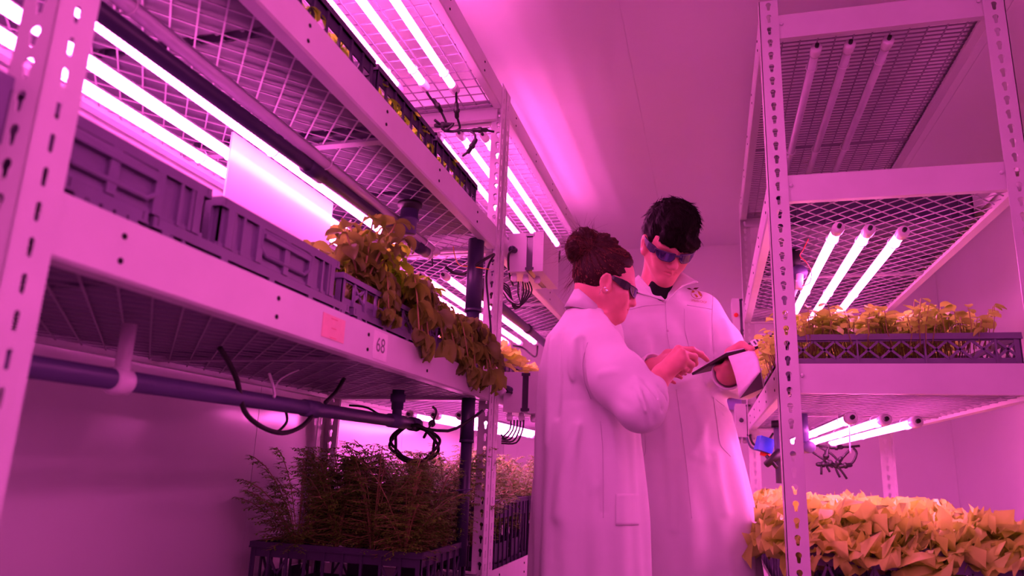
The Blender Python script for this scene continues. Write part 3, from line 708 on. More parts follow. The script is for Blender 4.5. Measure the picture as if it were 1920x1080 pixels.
def plant(name, label, fol, st, fmat, smat=None):
    t = thing(name, (0, 0, 0), label, 'plant')
    fol.build('foliage', fmat, t, fix=False)
    if st.n: st.build('stem', smat or M['stem'], t, fix=False)
    return t
def basil_proto(k):
    fol, st = MB(), MB()
    for s in range(8):
        a = 2*PI*s/8 + rng.uniform(-.3, .3); hgt = rng.uniform(.12, .23); lean = rng.uniform(.03, .10)
        P = [np.array([lean*t**1.5*math.cos(a), lean*t**1.5*math.sin(a), hgt*t]) for t in np.linspace(0, 1, 6)]
        st.tube(P, [.0035, .0035, .003, .003, .0025, .002], 6)
        for lv, t in enumerate((.3, .5, .68, .85, 1.0)):
            p = np.array([lean*t**1.5*math.cos(a), lean*t**1.5*math.sin(a), hgt*t])
            for q in range(4):
                yaw = a + lv*1.57 + q*2.1 + rng.uniform(-.4, .4)
                L = rng.uniform(.032, .066)
                leaf(fol, p, yaw, rng.uniform(-.3, .55), L, L*rng.uniform(.58, .75), rng.uniform(.5, 1.7), .3, .004, 7, 4, rng.uniform(-.5, .5))
    return plant('basil_plant', 'basil', fol, st, M['basil'] if k % 2 else M['basil_dark'])
def hang_proto(k):
    fol, st = MB(), MB()
    for s in range(5):
        a = rng.uniform(-.7, .7); out = rng.uniform(.05, .10)
        P = [np.array([out*math.cos(a)*t, out*math.sin(a)*1.6*t, .10*math.sin(t*2.4) - .10*t*t]) for t in np.linspace(0, 1.15, 7)]
        st.tube(P, .0025, 6)
        for t in range(2, 7):
            for q in range(4):
                L = rng.uniform(.042, .075)
                leaf(fol, P[t], a + rng.uniform(-1.6, 1.6), rng.uniform(.4, 1.4), L, L*rng.uniform(.5, .7), rng.uniform(.3, 1.2), .35, .005, 7, 4, rng.uniform(-.9, .9))
    return plant('drooping_basil_plant', 'basil', fol, st, M['basil_dark'])
def lettuce_proto(R, hgt, n, wav, cells=(8, 8)):
    fol, st = MB(), MB()
    st.tube([(0, 0, 0), (0, 0, hgt*.35)], [.012, .006], 8)
    for i in range(n):
        t = i / n; yaw = i * 2.399 + rng.uniform(-.2, .2)
        pitch = -1.45 + 1.0 * (1-t)**.8 + rng.uniform(-.1, .1)
        L = R * (1.25 - .35*t) * rng.uniform(.85, 1.15)
        leaf(fol, (0, 0, hgt*.10 + .02*t), yaw, pitch, L, L*rng.uniform(.6, .85), rng.uniform(.5, 1.2), .2, wav, cells[0], cells[1], rng.uniform(-.15, .15), shape='fan')
    return plant('lettuce_plant', 'lettuce', fol, st, M['lettuce'])
def cress_proto():
    fol, st = MB(), MB()
    for i in range(34):
        a = rng.uniform(0, 6.28); r0 = .065*math.sqrt(rng.uniform()); hgt = rng.uniform(.06, .115)
        b = np.array([r0*math.cos(a), r0*math.sin(a), 0]); tip = b*1.35 + np.array([0, 0, hgt])
        st.tube([b, (b+tip)/2 + rng.normal(0, .004, 3), tip], .0012, 5)
        for q in range(3):
            L = rng.uniform(.02, .036)
            leaf(fol, tip - np.array([0, 0, .012*q]), a + q*2.2 + rng.uniform(-.6, .6), rng.uniform(-.5, .5), L, L*.9, rng.uniform(0, .8), .2, .001, 5, 4, rng.uniform(-.4, .4), shape='round')
    return plant('cress_plant', 'cress', fol, st, M['cress'])
def fern_proto():
    fol, st = MB(), MB()
    for s in range(16):
        a = rng.uniform(0, 6.28); hgt = rng.uniform(.16, .40); out = rng.uniform(.04, .19)
        C = lambda t: np.array([out*math.cos(a)*t**1.5, out*math.sin(a)*t**1.5, hgt*(t - .18*t**4)])
        st.tube([C(t) for t in np.linspace(0, 1, 7)], .0014, 4)
        for t in np.linspace(.2, 1, 12):
            p = C(t); ln = .075*(1.15-t)+.012
            for sd in (-1, 1):
                ya = a + sd*(1.1+rng.uniform(-.2, .2)); d = np.array([math.cos(ya), math.sin(ya), rng.uniform(-.3, .25)])
                st.tube([p, p+d*ln], .0006, 3, cap=False)
                for q in np.linspace(.25, 1, 5):
                    c0 = p + d*ln*q
                    for s2 in (-1, 1):
                        yb = ya + s2*.8
                        leaf(fol, c0, yb, rng.uniform(-.4, .4), .017*(1.3-q*.6), .006, .2, .1, 0, 2, 2)
    return plant('feathery_plant', 'feathery plant', fol, st, M['fern'])
ORD = ['first', 'second', 'third', 'fourth', 'fifth', 'sixth', 'seventh', 'eighth', 'ninth', 'tenth', 'eleventh', 'twelfth', 'thirteenth', 'fourteenth', 'fifteenth', 'sixteenth', 'seventeenth', 'eighteenth', 'nineteenth', 'twentieth']
_first = {}
def setp(pr, x, y, z, rz, sc, label, group):
    o = pr if pr.name not in _first else copy_tree(pr)
    _first[pr.name] = 1
    o.location = (x, y, z); o.rotation_euler = (0, 0, rz); o.scale = (sc, sc, sc); o['label'] = label; o['group'] = group
    return o
bas = [basil_proto(k) for k in range(4)]
pos = [(-.79, y) for y in (1.52, 1.62, 1.73, 1.85, 1.98, 2.12)] + [(-.92, y) for y in (1.66, 1.77, 1.88, 2.0, 2.13)] + [(-1.08, y) for y in (1.92, 2.04, 2.16)]
for i, (x, y) in enumerate(pos):
    sc = (.95 if y < 1.6 else .85 if y < 1.7 else .68 if y < 1.9 else .5) if x > -.85 else (1.08 if y < 1.8 else .9 if y < 1.95 else .7)
    col_ = 'aisle-side row' if x > -.85 else ('middle row' if x > -1.04 else 'wall-side row')
    nth = [p for p in pos if (p[0] > -.85, p[0] > -1.04) == (x > -.85, x > -1.04)].index((x, y))
    setp(bas[i % 4], x, y, H+.355, rng.uniform(0, 6), sc, '%s big basil from the camera, %s, lit left shelf' % (ORD[nth], col_), 'basil plants on the lit left shelf')
hang = [hang_proto(k) for k in range(3)]
for i, (y, z, sc) in enumerate(((1.56, .40, .6), (1.70, .40, .95), (1.90, .39, .7), (2.02, .38, .8), (2.12, .38, 1.0), (2.20, .375, 1.0))):
    setp(hang[i % 3], -.765, y, H+z, rng.uniform(-.3, .3), sc, '%s wilted basil from the camera, drooping over the crate edge to the aisle' % ORD[i], 'wilted basil drooping over the crates')
for i, (x, y) in enumerate(((-.80, 1.12), (-.80, 1.30), (-.80, 1.5), (-.80, 1.62), (-.80, 1.75), (-.80, 1.95), (-.80, 2.08))):
    setp(bas[(i*2+1) % 4], x, y, H+.79, rng.uniform(0, 6), .62, '%s yellow-leaved plant from the camera in the dark crates of the middle deck' % ORD[i], 'yellow-leaved plants on the middle deck')
let = [lettuce_proto(.088, .12, 66, .022, (9, 9)) for k in range(3)]
n = 0
for j, x in enumerate((.27, .42, .57, .70)):
    for i, y in enumerate((2.14, 2.36, 2.58, 2.80, 3.02, 3.24, 3.46)):
        if (j == 3 and i > 4): continue
        setp(let[n % 3], x + rng.uniform(-.02, .02), y + rng.uniform(-.03, .03), H-.235, rng.uniform(0, 6), rng.uniform(1.35, 1.65), '%s frilly lettuce from the camera in the %s row of the lowest right deck' % (ORD[i], ['aisle-side', 'second', 'third', 'outermost'][j]), 'frilly lettuces on the lowest right deck')
        n += 1
plet = [lettuce_proto(.075, .06, 18, .008, (6, 6)) for k in range(2)]
n = 0
for i, y in enumerate(np.arange(2.52, 3.62, .135)):
    for j, x in enumerate((-.79, -.93, -1.08)):
        setp(plet[n % 2], x, y, H+.345, rng.uniform(0, 6), rng.uniform(1.0, 1.3), '%s pale lettuce from the punched post in the %s row of the far left rack' % (ORD[i], ['aisle-side', 'middle', 'wall-side'][j]), 'pale lettuces of the far left rack'); n += 1
crs = [cress_proto() for k in range(3)]
n = 0
for j, x in enumerate((.275, .40, .525, .65)):
    for i, y in enumerate(np.arange(2.13, 3.65, .145)):
        setp(crs[n % 3], x + rng.uniform(-.015, .015), y, H+.335, rng.uniform(0, 6), rng.uniform(.95, 1.2), '%s small round-leaved plant from the camera in the %s row of the right trays' % (ORD[i], ['aisle-side', 'second', 'third', 'outermost'][j]), 'small round-leaved plants in the right trays'); n += 1
frn = [fern_proto() for k in range(3)]
n = 0
for j, x in enumerate((-.81, -.92, -1.03, -1.14)):
    for i, y in enumerate(np.arange(1.96, 3.65, .145)):
        if y < 1.95 or 2.27 < y < 2.45 or (y > 2.5 and (i + j) % 2): continue
        setp(frn[n % 3], x, y + rng.uniform(-.03, .03), H-.275, rng.uniform(0, 6), rng.uniform(.9, 1.1), '%s feathery-leaved plant from the camera in the %s row of the lowest left deck' % (ORD[i], ['aisle-side', 'second', 'third', 'wall-side'][j]), 'feathery plants on the lowest left decks'); n += 1
# ------------------------------------------------------------------ smooth-union surfaces for bodies, hair and cloth
def smin(a, b, k):
    if k <= 0: return np.minimum(a, b)
    h = np.maximum(k - np.abs(a - b), 0) / k
    return np.minimum(a, b) - h*h*k*.25
class Field:
    def __init__(s): s.p = []; s.post = None
    def cap(s, a, b, ra, rb, k=.02, op=1, flat=None):
        """tapered capsule; flat=(axis, factor) squashes its section"""
        a = np.array(a, float); b = np.array(b, float); ab = b - a; L2 = max(ab @ ab, 1e-12)
        if flat is not None: fx = np.array(flat[0], float); fx /= np.linalg.norm(fx); fk = flat[1]
        def fn(P):
            q = P - a; t = np.clip(q @ ab / L2, 0, 1); d = q - t[:, None]*ab
            if flat is not None: d = d + (d @ fx)[:, None]*fx*(1/fk - 1); return (np.linalg.norm(d, axis=1) - (ra + (rb-ra)*t))*min(1, fk)**.5
            return np.linalg.norm(d, axis=1) - (ra + (rb-ra)*t)
        s.p.append((fn, (a+b)/2, math.sqrt(L2)/2 + max(ra, rb), k, op)); return s
    def path(s, pts, rs, k=.02, op=1, flat=None):
        for i in range(len(pts)-1): s.cap(pts[i], pts[i+1], rs[i], rs[i+1], k, op, flat)
        return s
    def ell(s, c, r, R=None, k=.02, op=1):
        c = np.array(c, float); r = np.array(r, float); R = np.eye(3) if R is None else R
        def fn(P):
            q = (P - c) @ R; k0 = np.linalg.norm(q/r, axis=1); k1 = np.linalg.norm(q/(r*r), axis=1)
            return np.where(k1 > 1e-6, k0*(k0-1)/np.maximum(k1, 1e-6), -r.min())
        s.p.append((fn, c, r.max(), k, op)); return s
    def loft(s, secs, yaw=0., k=.02, op=1, pw=2.3, disp=None):
        """secs: rows (z, cx, cy, rx, ry), z rising"""
        A = np.array(secs, float); A = A[np.argsort(A[:, 0])]
        c, sn = math.cos(yaw), math.sin(yaw)
        def fn(P):
            z = P[:, 2]; zc = np.clip(z, A[0, 0], A[-1, 0])
            v = [np.interp(zc, A[:, 0], A[:, i]) for i in range(1, 5)]
            dx = P[:, 0]-v[0]; dy = P[:, 1]-v[1]; u = dx*c + dy*sn; w_ = -dx*sn + dy*c
            rr = (np.abs(u/v[2])**pw + np.abs(w_/v[3])**pw)**(1/pw)
            rad = np.sqrt(u*u + w_*w_)
            d = np.where(rr > 1e-6, rad*(1-1/np.maximum(rr, 1e-6)), -np.minimum(v[2], v[3])) * .8
            if disp is not None: d = d - disp(P, np.arctan2(w_/v[3], u/v[2]))
            dz = np.maximum(A[0, 0]-z, z-A[-1, 0])
            return np.where(dz > 0, np.sqrt(np.maximum(d, 0)**2 + dz*dz), np.maximum(d, dz))
        ctr = np.array([A[:, 1].mean(), A[:, 2].mean(), (A[0, 0]+A[-1, 0])/2])
        R_ = math.hypot((A[-1, 0]-A[0, 0])/2, A[:, 3:].max()+.1)
        s.p.append((fn, ctr, R_, k, op)); return s
    def ev(s, P, c=None, hd=0.):
        d = np.full(len(P), 1e3)
        for fn, pc, pr, k, op in s.p:
            if c is not None and np.linalg.norm(pc - c) - pr > hd + .09: continue
            v = fn(P)
            if op == 1: d = smin(d, v, k)
            elif op == -1: d = -smin(-d, v, k)
            else: d = -smin(-d, -v, k)         # intersection
        if s.post: d = s.post(P, d)
        return d
    def bounds(s):
        lo = np.min([p[1]-p[2] for p in s.p if p[4] == 1], axis=0); hi = np.max([p[1]+p[2] for p in s.p if p[4] == 1], axis=0)
        return lo-.02, hi+.02
def nets(F, h, lo=None, hi=None, n=12):
    b = F.bounds(); lo = b[0] if lo is None else np.array(lo, float); hi = b[1] if hi is None else np.array(hi, float)
    nb = np.ceil((hi-lo)/(h*n)).astype(int)
    g = np.stack(np.meshgrid(*[np.arange(n+1)]*3, indexing='ij'), -1).reshape(-1, 3)
    half = h*n*.5*math.sqrt(3)
    OFF = np.int64(4096)
    CK, CV, EQ = [], [], []
    corners = np.array([(0,0,0),(1,0,0),(0,1,0),(1,1,0),(0,0,1),(1,0,1),(0,1,1),(1,1,1)])
    edges = [(0,1),(2,3),(4,5),(6,7),(0,2),(1,3),(4,6),(5,7),(0,4),(1,5),(2,6),(3,7)]
    for bi in range(nb[0]):
        for bj in range(nb[1]):
            for bk in range(nb[2]):
                base = np.array([bi, bj, bk])*n; o = lo + base*h; c = o + h*n*.5
                dc = F.ev(c[None], c, half)[0]
                if abs(dc) > half*1.7 + .03: continue
                D = F.ev(o + g*h, c, half).reshape(n+1, n+1, n+1)
                I = D < 0
                if I.all() or not I.any(): continue
                cnt = np.zeros((n, n, n), int)
                for q in corners: cnt += I[q[0]:n+q[0], q[1]:n+q[1], q[2]:n+q[2]]
                act = np.argwhere((cnt > 0) & (cnt < 8))
                if len(act):
                    vals = np.stack([D[tuple((act+q).T)] for q in corners], 1)
                    sm = np.zeros((len(act), 3)); ct = np.zeros(len(act))
                    for a, b_ in edges:
                        x, y = vals[:, a], vals[:, b_]; cr = (x < 0) != (y < 0)
                        t = np.where(cr, x/np.where(cr, x-y, 1), 0)
                        p = corners[a] + t[:, None]*(corners[b_]-corners[a]); sm += p*cr[:, None]; ct += cr
                    CV.append(o + (act + sm/ct[:, None])*h)
                    gk = act + base; CK.append((gk[:, 0]*OFF + gk[:, 1])*OFF + gk[:, 2])
                for ax in range(3):
                    sl0 = [slice(0, n)]*3; sl1 = list(sl0); sl1[ax] = slice(1, n+1)
                    A_, B_ = I[tuple(sl0)], I[tuple(sl1)]
                    e = np.argwhere(A_ != B_)
                    if not len(e): continue
                    fl = A_[tuple(e.T)]; e = e + base
                    o1, o2 = [(1, 2), (2, 0), (0, 1)][ax]
                    quad = []
                    for s1, s2 in ((0, 0), (-1, 0), (-1, -1), (0, -1)):
                        q = e.copy(); q[:, o1] += s1; q[:, o2] += s2; quad.append((q[:, 0]*OFF + q[:, 1])*OFF + q[:, 2])
                    quad = np.stack(quad, 1); quad[~fl] = quad[~fl][:, ::-1]
                    EQ.append(quad)
    K = np.concatenate(CK); V = np.concatenate(CV); od = np.argsort(K); K = K[od]; V = V[od]
    Q = np.concatenate(EQ); ix = np.searchsorted(K, Q); ix = np.clip(ix, 0, len(K)-1)
    ok = (K[ix] == Q).all(1); ix = ix[ok]
    acc = np.zeros_like(V); cn = np.zeros(len(V))                 # one light smoothing pass
    for a, b_ in ((0, 1), (1, 2), (2, 3), (3, 0)):
        np.add.at(acc, ix[:, a], V[ix[:, b_]]); np.add.at(cn, ix[:, a], 1)
    V = np.where(cn[:, None] > 0, .5*V + .5*acc/np.maximum(cn, 1)[:, None], V)
    return V, ix
def mesh_from(V, Q, name, mats, parent, mi=None, smooth=True):
    me = bpy.data.meshes.new(name); V = V - np.array(parent.location)
    nv, nq = len(V), len(Q)
    me.vertices.add(nv); me.vertices.foreach_set('co', V.astype(np.float32).ravel())
    me.loops.add(nq*4); me.loops.foreach_set('vertex_index', Q.astype(np.int32).ravel())
    me.polygons.add(nq); me.polygons.foreach_set('loop_start', np.arange(0, nq*4, 4, dtype=np.int32)); me.polygons.foreach_set('loop_total', np.full(nq, 4, np.int32))
    for mt in (mats if isinstance(mats, (list, tuple)) else [mats]): me.materials.append(mt)
    if mi is not None: me.polygons.foreach_set('material_index', mi.astype(np.int32))
    me.polygons.foreach_set('use_smooth', np.full(nq, smooth))
    me.update(calc_edges=True); me.validate()
    bq = bmesh.new(); bq.from_mesh(me); be = [e for e in bq.edges if len(e.link_faces) == 1]
    if be:
        fl_ = bmesh.ops.holes_fill(bq, edges=be, sides=0)['faces']
        for f in fl_: f.smooth = smooth
        bmesh.ops.recalc_face_normals(bq, faces=bq.faces)
        bq.to_mesh(me)
    bq.free()
    o = bpy.data.objects.new(name, me); COL.objects.link(o); o.parent = parent; return o
def bvh_of(V, Q): return BVHTree.FromPolygons(V.tolist(), Q.tolist())
def seg_dist(P, pts):
    d = np.full(len(P), 1e3)
    for a, b in zip(pts[:-1], pts[1:]):
        ab = b-a; q = P-a; t = np.clip(q@ab/max(ab@ab, 1e-9), 0, 1); d = np.minimum(d, np.linalg.norm(q - t[:, None]*ab, axis=1))
    return d
def folds(lst):
    """lst of (points, amplitude, width): long ridges (+) and creases (-) in the cloth"""
    L = []
    for pts, A, wd in lst:
        pts = [np.array(p, float) for p in pts]; c = np.mean(pts, 0); r = max(np.linalg.norm(p-c) for p in pts) + 3*wd
        L.append((pts, A, wd, c, r))
    def f(P):
        out = np.zeros(len(P)); pc = P.mean(0); pr = np.linalg.norm(P-pc, axis=1).max()
        for pts, A, wd, c, r in L:
            if np.linalg.norm(pc-c) > pr + r: continue
            out += A*np.exp(-(seg_dist(P, pts)/wd)**2)
        return out
    return f

M['skin'] = mat('skin', (.64, .25, .24), .48, 0, .05, 40, .12, 900, spec=.35)
M['lip'] = mat('lip_skin', (.60, .21, .20), .45, 0, .05, 60, .1, 600)
M['coat'] = mat('white_cotton', (.66, .66, .66), .85, 0, .015, 25, .25, 1400, spec=.1, sheen=.15)
M['seam'] = mat('coat_seam', (.50, .47, .50), .9)
M['shirt'] = mat('black_jersey', (.008, .008, .010), .9, 0, .1, 60, spec=.2)
M['trouser'] = mat('dark_trousers', (.03, .03, .05), .9)
M['shoe'] = mat('black_shoe', (.01, .01, .01), .4)
M['hair_m'] = mat('dark_brown_hair', (.0045, .0016, .002), .6, 0, .3, 90, .4, 300, spec=.12)
M['hair_w'] = mat('auburn_brown_hair', (.028, .008, .006), .55, 0, .3, 90, .4, 300, spec=.2)
M['hair_lock'] = mat('auburn_hair_locks', (.10, .026, .016), .45, 0, .5, 25, 0, 300, spec=.25)
M['frame'] = mat('violet_black_frame', (.035, .022, .075), .28)
M['frame_w'] = mat('black_frame', (.012, .010, .016), .3)
M['lens'] = mat('mirrored_lens', (.10, .07, .25), .06, .75, .05, 5)
M['gold'] = mat('silver_stud', (.8, .75, .7), .2, 1)
M['button'] = mat('coat_button', (.55, .45, .52), .4)

class Frame:
    """local head / hand axes: x right of the person, y forward, z up"""
    def __init__(s, c, fwd, up, roll=0.):
        f = np.array(fwd, float); f /= np.linalg.norm(f); u = np.array(up, float); u = u - f*(u@f); u /= np.linalg.norm(u)
        r = np.cross(f, u)
        r, u = r*math.cos(roll) + u*math.sin(roll), -r*math.sin(roll) + u*math.cos(roll)
        s.R = np.stack([r, f, u], 1); s.c = np.array(c, float)
    def __call__(s, x, y=None, z=None):
        p = np.array(x if y is None else (x, y, z), float); return s.c + s.R @ p
    def rot(s, R): return s.R @ R
def add_head(F, T, sc=1.0, fem=False):
    kz, ky = (.84, 1.0) if fem else (.93, .98)
    P = lambda x, y, z: T(x*sc, (y*ky if y > 0 else y)*sc, (z*kz if z < 0 else z)*sc)
    R = T.R; e = lambda c, r, k=.02, op=1, rr=None: F.ell(P(*c), np.array(r)*sc, R if rr is None else R @ rr, k, op)
    e((0, -.020, .045), (.074, .094, .083), .01)                       # cranium
    e((0, -.045, .010), (.064, .062, .070), .03)                       # occiput
    e((0, .030, .012), (.064, .058, .070), .03)                        # forehead block
    e((0, .040, -.045), (.052 if not fem else .049, .048, .060), .03)   # mid face
    for s in (-1, 1):
        F.cap(P(s*.053, .005, -.055), P(s*.016, .074, -.103), .020*sc, .016*sc, .03)   # jaw line
        e((s*.046, .058, -.022), (.020, .020, .017), .02)               # cheekbone
        e((s*.032, .068, -.050), (.020, .016, .022), .02)               # cheek
        F.cap(P(s*.010, .086, .020), P(s*.044, .070, .022), .010*sc, .009*sc, .015)    # brow
        e((s*.032, .090, .000), (.015, .012, .010), .012, -1)           # eye socket
        e((s*.032, .072, .000), (.0125, .0125, .0125), .004)            # eyeball and lids
        e((s*.0115, .096, -.038), (.0078, .010, .0072), .008)           # nostril wing
        e((s*.006, .098, -.0455), (.0030, .0042, .0030), .002, -1)      # nostril
    e((0, .086 if fem else .080, -.106), (.017, .014, .015), .02)                       # chin
    F.path([P(0, .087, .016), P(0, .098, -.012), P(0, .110, -.034)], [.0085*sc, .0095*sc, .0105*sc], .012)   # nose
    e((0, .106, -.036), (.0105, .0105, .0095), .008)
    e((0, .070, -.070), (.028, .026, .024), .02)                       # mouth mound
    for s in (-1, 1):
        F.cap(P(0, .0965, -.0640), P(s*.021, .083, -.067), (.0066 if fem else .0052)*sc, .0026*sc, .006)   # upper lip
        F.cap(P(0, .0955, -.0750), P(s*.019, .083, -.070), (.0076 if fem else .0062)*sc, .0028*sc, .006)   # lower lip
        F.cap(P(0, .1020, -.0695), P(s*.023, .088, -.0685), .0026*sc, .0018*sc, .003, -1)
    for s in (-1, 1):                                                  # ears
        tilt = np.array([[1, 0, 0], [0, .97, -.24], [0, .24, .97]])
        EZ = -.010; e((s*.078, -.008, -.008+EZ), (.0085 if fem else .0115, .020, .033 if fem else .036), .006, 1, tilt)
        e((s*.074, .004, -.022+EZ), (.010, .012, .012), .01)
        e((s*.089, -.003, -.007+EZ), (.0100, .0120, .0195), .003, -1, tilt)
        ring = [P(s*(.0835 + .002*math.sin(a)), -.010 + .0165*math.cos(a), -.004 + EZ + .0275*math.sin(a)) for a in np.linspace(-.9, 3.6, 9)]
        F.path(ring, [.0036*sc]*9, .004)
        e((s*.080, .004, -.037+EZ), (.006, .008, .009), .006)             # lobe
def hair_strands(n, pick, r0=.0011, seg=5):
    """thin tapered locks merged into one mesh; pick() gives a list of points"""
    mb = MB()
    for i in range(n):
        pts = pick()
        if pts is None: continue
        rr = r0
        if isinstance(pts, tuple): pts, rr = pts
        m_ = len(pts); mb.tube(pts, [rr*(1-.85*j/(m_-1)) for j in range(m_)], 3, cap=False)
    return mb
def hand(F, wrist, T, fingers, thumb, sc=1.0, k=.008, mir=1):
    """T: frame at the wrist: y = towards the knuckles, x = thumb side, z = back of the hand.
    fingers: index..little -> (three bend angles, splay); thumb: list of local points"""
    P = lambda x, y, z: T(mir*x*sc, y*sc, z*sc)
    F.path([wrist, P(0, 0, 0), P(.0, .02, .001)], [.026*sc, .0245*sc, .024*sc], .02, 1, (T.R[:, 2], .78))
    mc = [(.031, .082, .002), (.010, .088, .005), (-.011, .084, .003), (-.030, .075, -.002)]
    for i, (x, y, z) in enumerate(mc):
        F.cap(P(x*.55, .015, -.002), P(x, y-.006, z-.003), .0165*sc, .0115*sc, .014)
        F.ell(P(x, y-.004, z+.002), np.array([.010, .011, .009])*sc, T.R, .008)
    F.cap(P(.008, .02, -.008), P(.0, .065, -.006), .019*sc, .014*sc, .015)
    L = [(.043, .026, .021), (.047, .029, .022), (.043, .027, .021), (.034, .021, .019)]
    W_ = [.0092, .0095, .0090, .0078]
    tips = []
    for i, (bend, sp) in enumerate(fingers):
        x, y, z = mc[i]; p = np.array([x, y, z]); a = 0.; q = [p.copy()]
        for j in range(3):
            a += bend[j]; d = np.array([math.sin(sp)*math.cos(a), math.cos(sp)*math.cos(a), -math.sin(a)]); p = p + d*L[i][j]; q.append(p.copy())
        w0 = W_[i]
        F.path([P(*v) for v in q], [w0*1.05*sc, w0*.98*sc, w0*.9*sc, w0*.74*sc], .005)
        F.ell(P(*q[1]), np.array([w0*1.08]*3)*sc, None, .004); tips.append(P(*q[3]))
    tp = [P(*v) for v in thumb]
    F.path([P(.012, .012, -.006)] + tp, [.018*sc] + [.0145*sc, .0115*sc, .0108*sc, .0085*sc][:len(tp)], .010)
    return tips

def hand_pts(F, wrist, mcps, fingers, thumb, k=.012, wr=.0245):
    """hand from joint positions: palm between wrist and knuckles, each finger a chain of its own"""
    wrist = np.array(wrist); W_ = [.0090, .0094, .0088, .0076]
    for i, m_ in enumerate(mcps):
        side = (mcps[i]-np.mean(mcps, 0))*.45
        F.cap(wrist + side, m_, .0165, .0112, k); F.ell(m_, (.0108,)*3, None, .006)
    F.cap(wrist, np.mean(mcps, 0), .020, .012, k)
    for i, q in enumerate(fingers):
        w0 = W_[i]; P = [mcps[i]] + [np.array(p) for p in q]
        F.path(P, [w0*1.08, w0, w0*.92, w0*.76][:len(P)], .004)
        for p in P[1:-1]: F.ell(p, (w0*1.04,)*3, None, .003)
    F.path([np.array(p) for p in thumb], [.0165, .0140, .0118, .0092][:len(thumb)], .009)
# ------------------------------------------------------------------ glasses in head space
def glasses(parent, T, name, label, framem, lensm, sc=1., wrap=1.0):
    P = lambda x, y, z: T(x*sc, y*sc, z*sc)
    g = thing(name, (0, 0, 0), label, 'glasses') if parent is None else None
    def arc(th, off=0.): return (math.sin(th)*(.081+off), .012 + math.cos(th)*(.094+off))
    fr = MB(); ln = []
    for s in (-1, 1):
        N = 20; grid = []
        th = np.linspace(.10, .92, N)
        top = .016 - .004*((th-.1)/.82)**2; t = (th-.10)/.82
        bot = -.011 - .005*np.sin(np.clip(t*1.1, 0, 1)*PI) + .010*(np.clip((.10+.12-th)/.12, 0, 1)) + .022*np.clip((t-.6)/.4, 0, 1)**2
        mb = MB(); V = []
        for off in (.006, .003):
            for i in range(N):
                for j in range(5):
                    z = bot[i] + (top[i]-bot[i])*j/4; x, y = arc(th[i], off); V.append(P(s*x, y - .10*(z-.0)*.3, z))
        F_ = []
        for o in (0, N*5):
            for i in range(N-1):
                for j in range(4): F_.append((o+i*5+j, o+(i+1)*5+j, o+(i+1)*5+j+1, o+i*5+j+1))
        mb.add(V, F_, 0, True); ln.append(mb)
        out = [(th[i], top[i]) for i in range(N)] + [(th[i], bot[i]) for i in range(N-1, -1, -1)]
        pts = []
        for a, z in out:
            x, y = arc(a, .0045); pts.append(P(s*x, y-.03*z, z))
        fr.tube(pts, .0027*sc, 6, closed=True)
        # temple: tall at the hinge, narrow at the ear
        V = []; prof = [(.90, .0165, -.006), (1.08, .0180, -.011), (1.30, .0175, -.007), (1.50, .016, .002), (1.66, .0145, .007), (1.78, .012, .007)]
        for off in (.006, .002):
            for a, zt, zb_ in prof:
                x, y = arc(a, off)
                if a > 1.45: x = .0815 + off; y = .012 - (a-1.5)*.10
                V += [P(s*x, y, zt), P(s*x, y, zb_)]
        n = len(prof); F_ = []
        for i in range(n-1):
            F_ += [(2*i, 2*i+2, 2*i+3, 2*i+1), (2*n+2*i, 2*n+2*i+1, 2*n+2*i+3, 2*n+2*i+2), (2*i, 2*n+2*i, 2*n+2*i+2, 2*i+2), (2*i+1, 2*i+3, 2*n+2*i+3, 2*n+2*i+1)]
        F_ += [(0, 1, 2*n+1, 2*n), (2*n-2, 4*n-2, 4*n-1, 2*n-1)]
        fr.add(V, F_, 0)
    fr.tube([P(*(arc(a, .005)[0], arc(a, .005)[1], .010)) for a in np.linspace(-.14, .14, 7)], .0038*sc, 8)
    return fr, ln
def wear_glasses(body_root, T, framem, lensm, name, label, sc=1.):
    fr, ln = glasses(body_root, T, name, label, framem, lensm, sc)
    o = fr.build(name, framem, body_root); o['label'] = label
    for l in ln:
        q = l.build('lens', lensm, body_root); q.parent = o; q.location = (0, 0, 0)
    return o

def hair_field(F, T, sc, thick):
    P = lambda x, y, z: T(x*sc, y*sc, z*sc)
    F.ell(P(0, -.022, .048), np.array([.074+thick, .094+thick, .083+thick*1.25])*sc, T.R, .01)
    F.ell(P(0, -.045, .012), np.array([.066+thick, .062+thick, .066+thick])*sc, T.R, .03)

# ================================================================== the man
WY = lambda px, py, y: Wy(px, py, y)
man = thing('person', (float(Wy(1275, 900, 2.5)[0]), 2.5, 0), 'taller person in white lab coat over black shirt, dark glasses, holding the tablet', 'person')
mT = 2.50
m_neck = WY(1236, 552, 2.47); m_shL = WY(1309, 588, 2.47); m_shR = WY(1150, 598, 2.50)
m_head_c = WY(1253, 456, 2.34)
yaw = math.radians(23); pit = math.radians(45)
dirh = np.array([math.sin(yaw)*math.cos(pit), -math.cos(yaw)*math.cos(pit), -math.sin(pit)])
TH = Frame(m_head_c, dirh, (0, 0, 1), math.radians(2))
HS = .965
m_elL = WY(1392, 712, 2.42); m_wrL = WY(1365, 702, 2.17)
m_elR = WY(1140, 748, 2.44); m_wrR = WY(1226, 690, 2.24)
hipc = WY(1290, 905, 2.5); waist = WY(1274, 800, 2.5); chest = WY(1245, 645, 2.5)
B = Field()
add_head(B, TH, HS)
nb = m_neck + np.array([0, .015, -.03])
B.path([TH(0, -.035, -.045), TH(0, -.030, -.085)*.5 + nb*.5, nb], [.057, .056, .066], .03)
B.path([TH(0, .035, -.085), nb + np.array([.0, -.06, .0])], [.030, .035], .03)
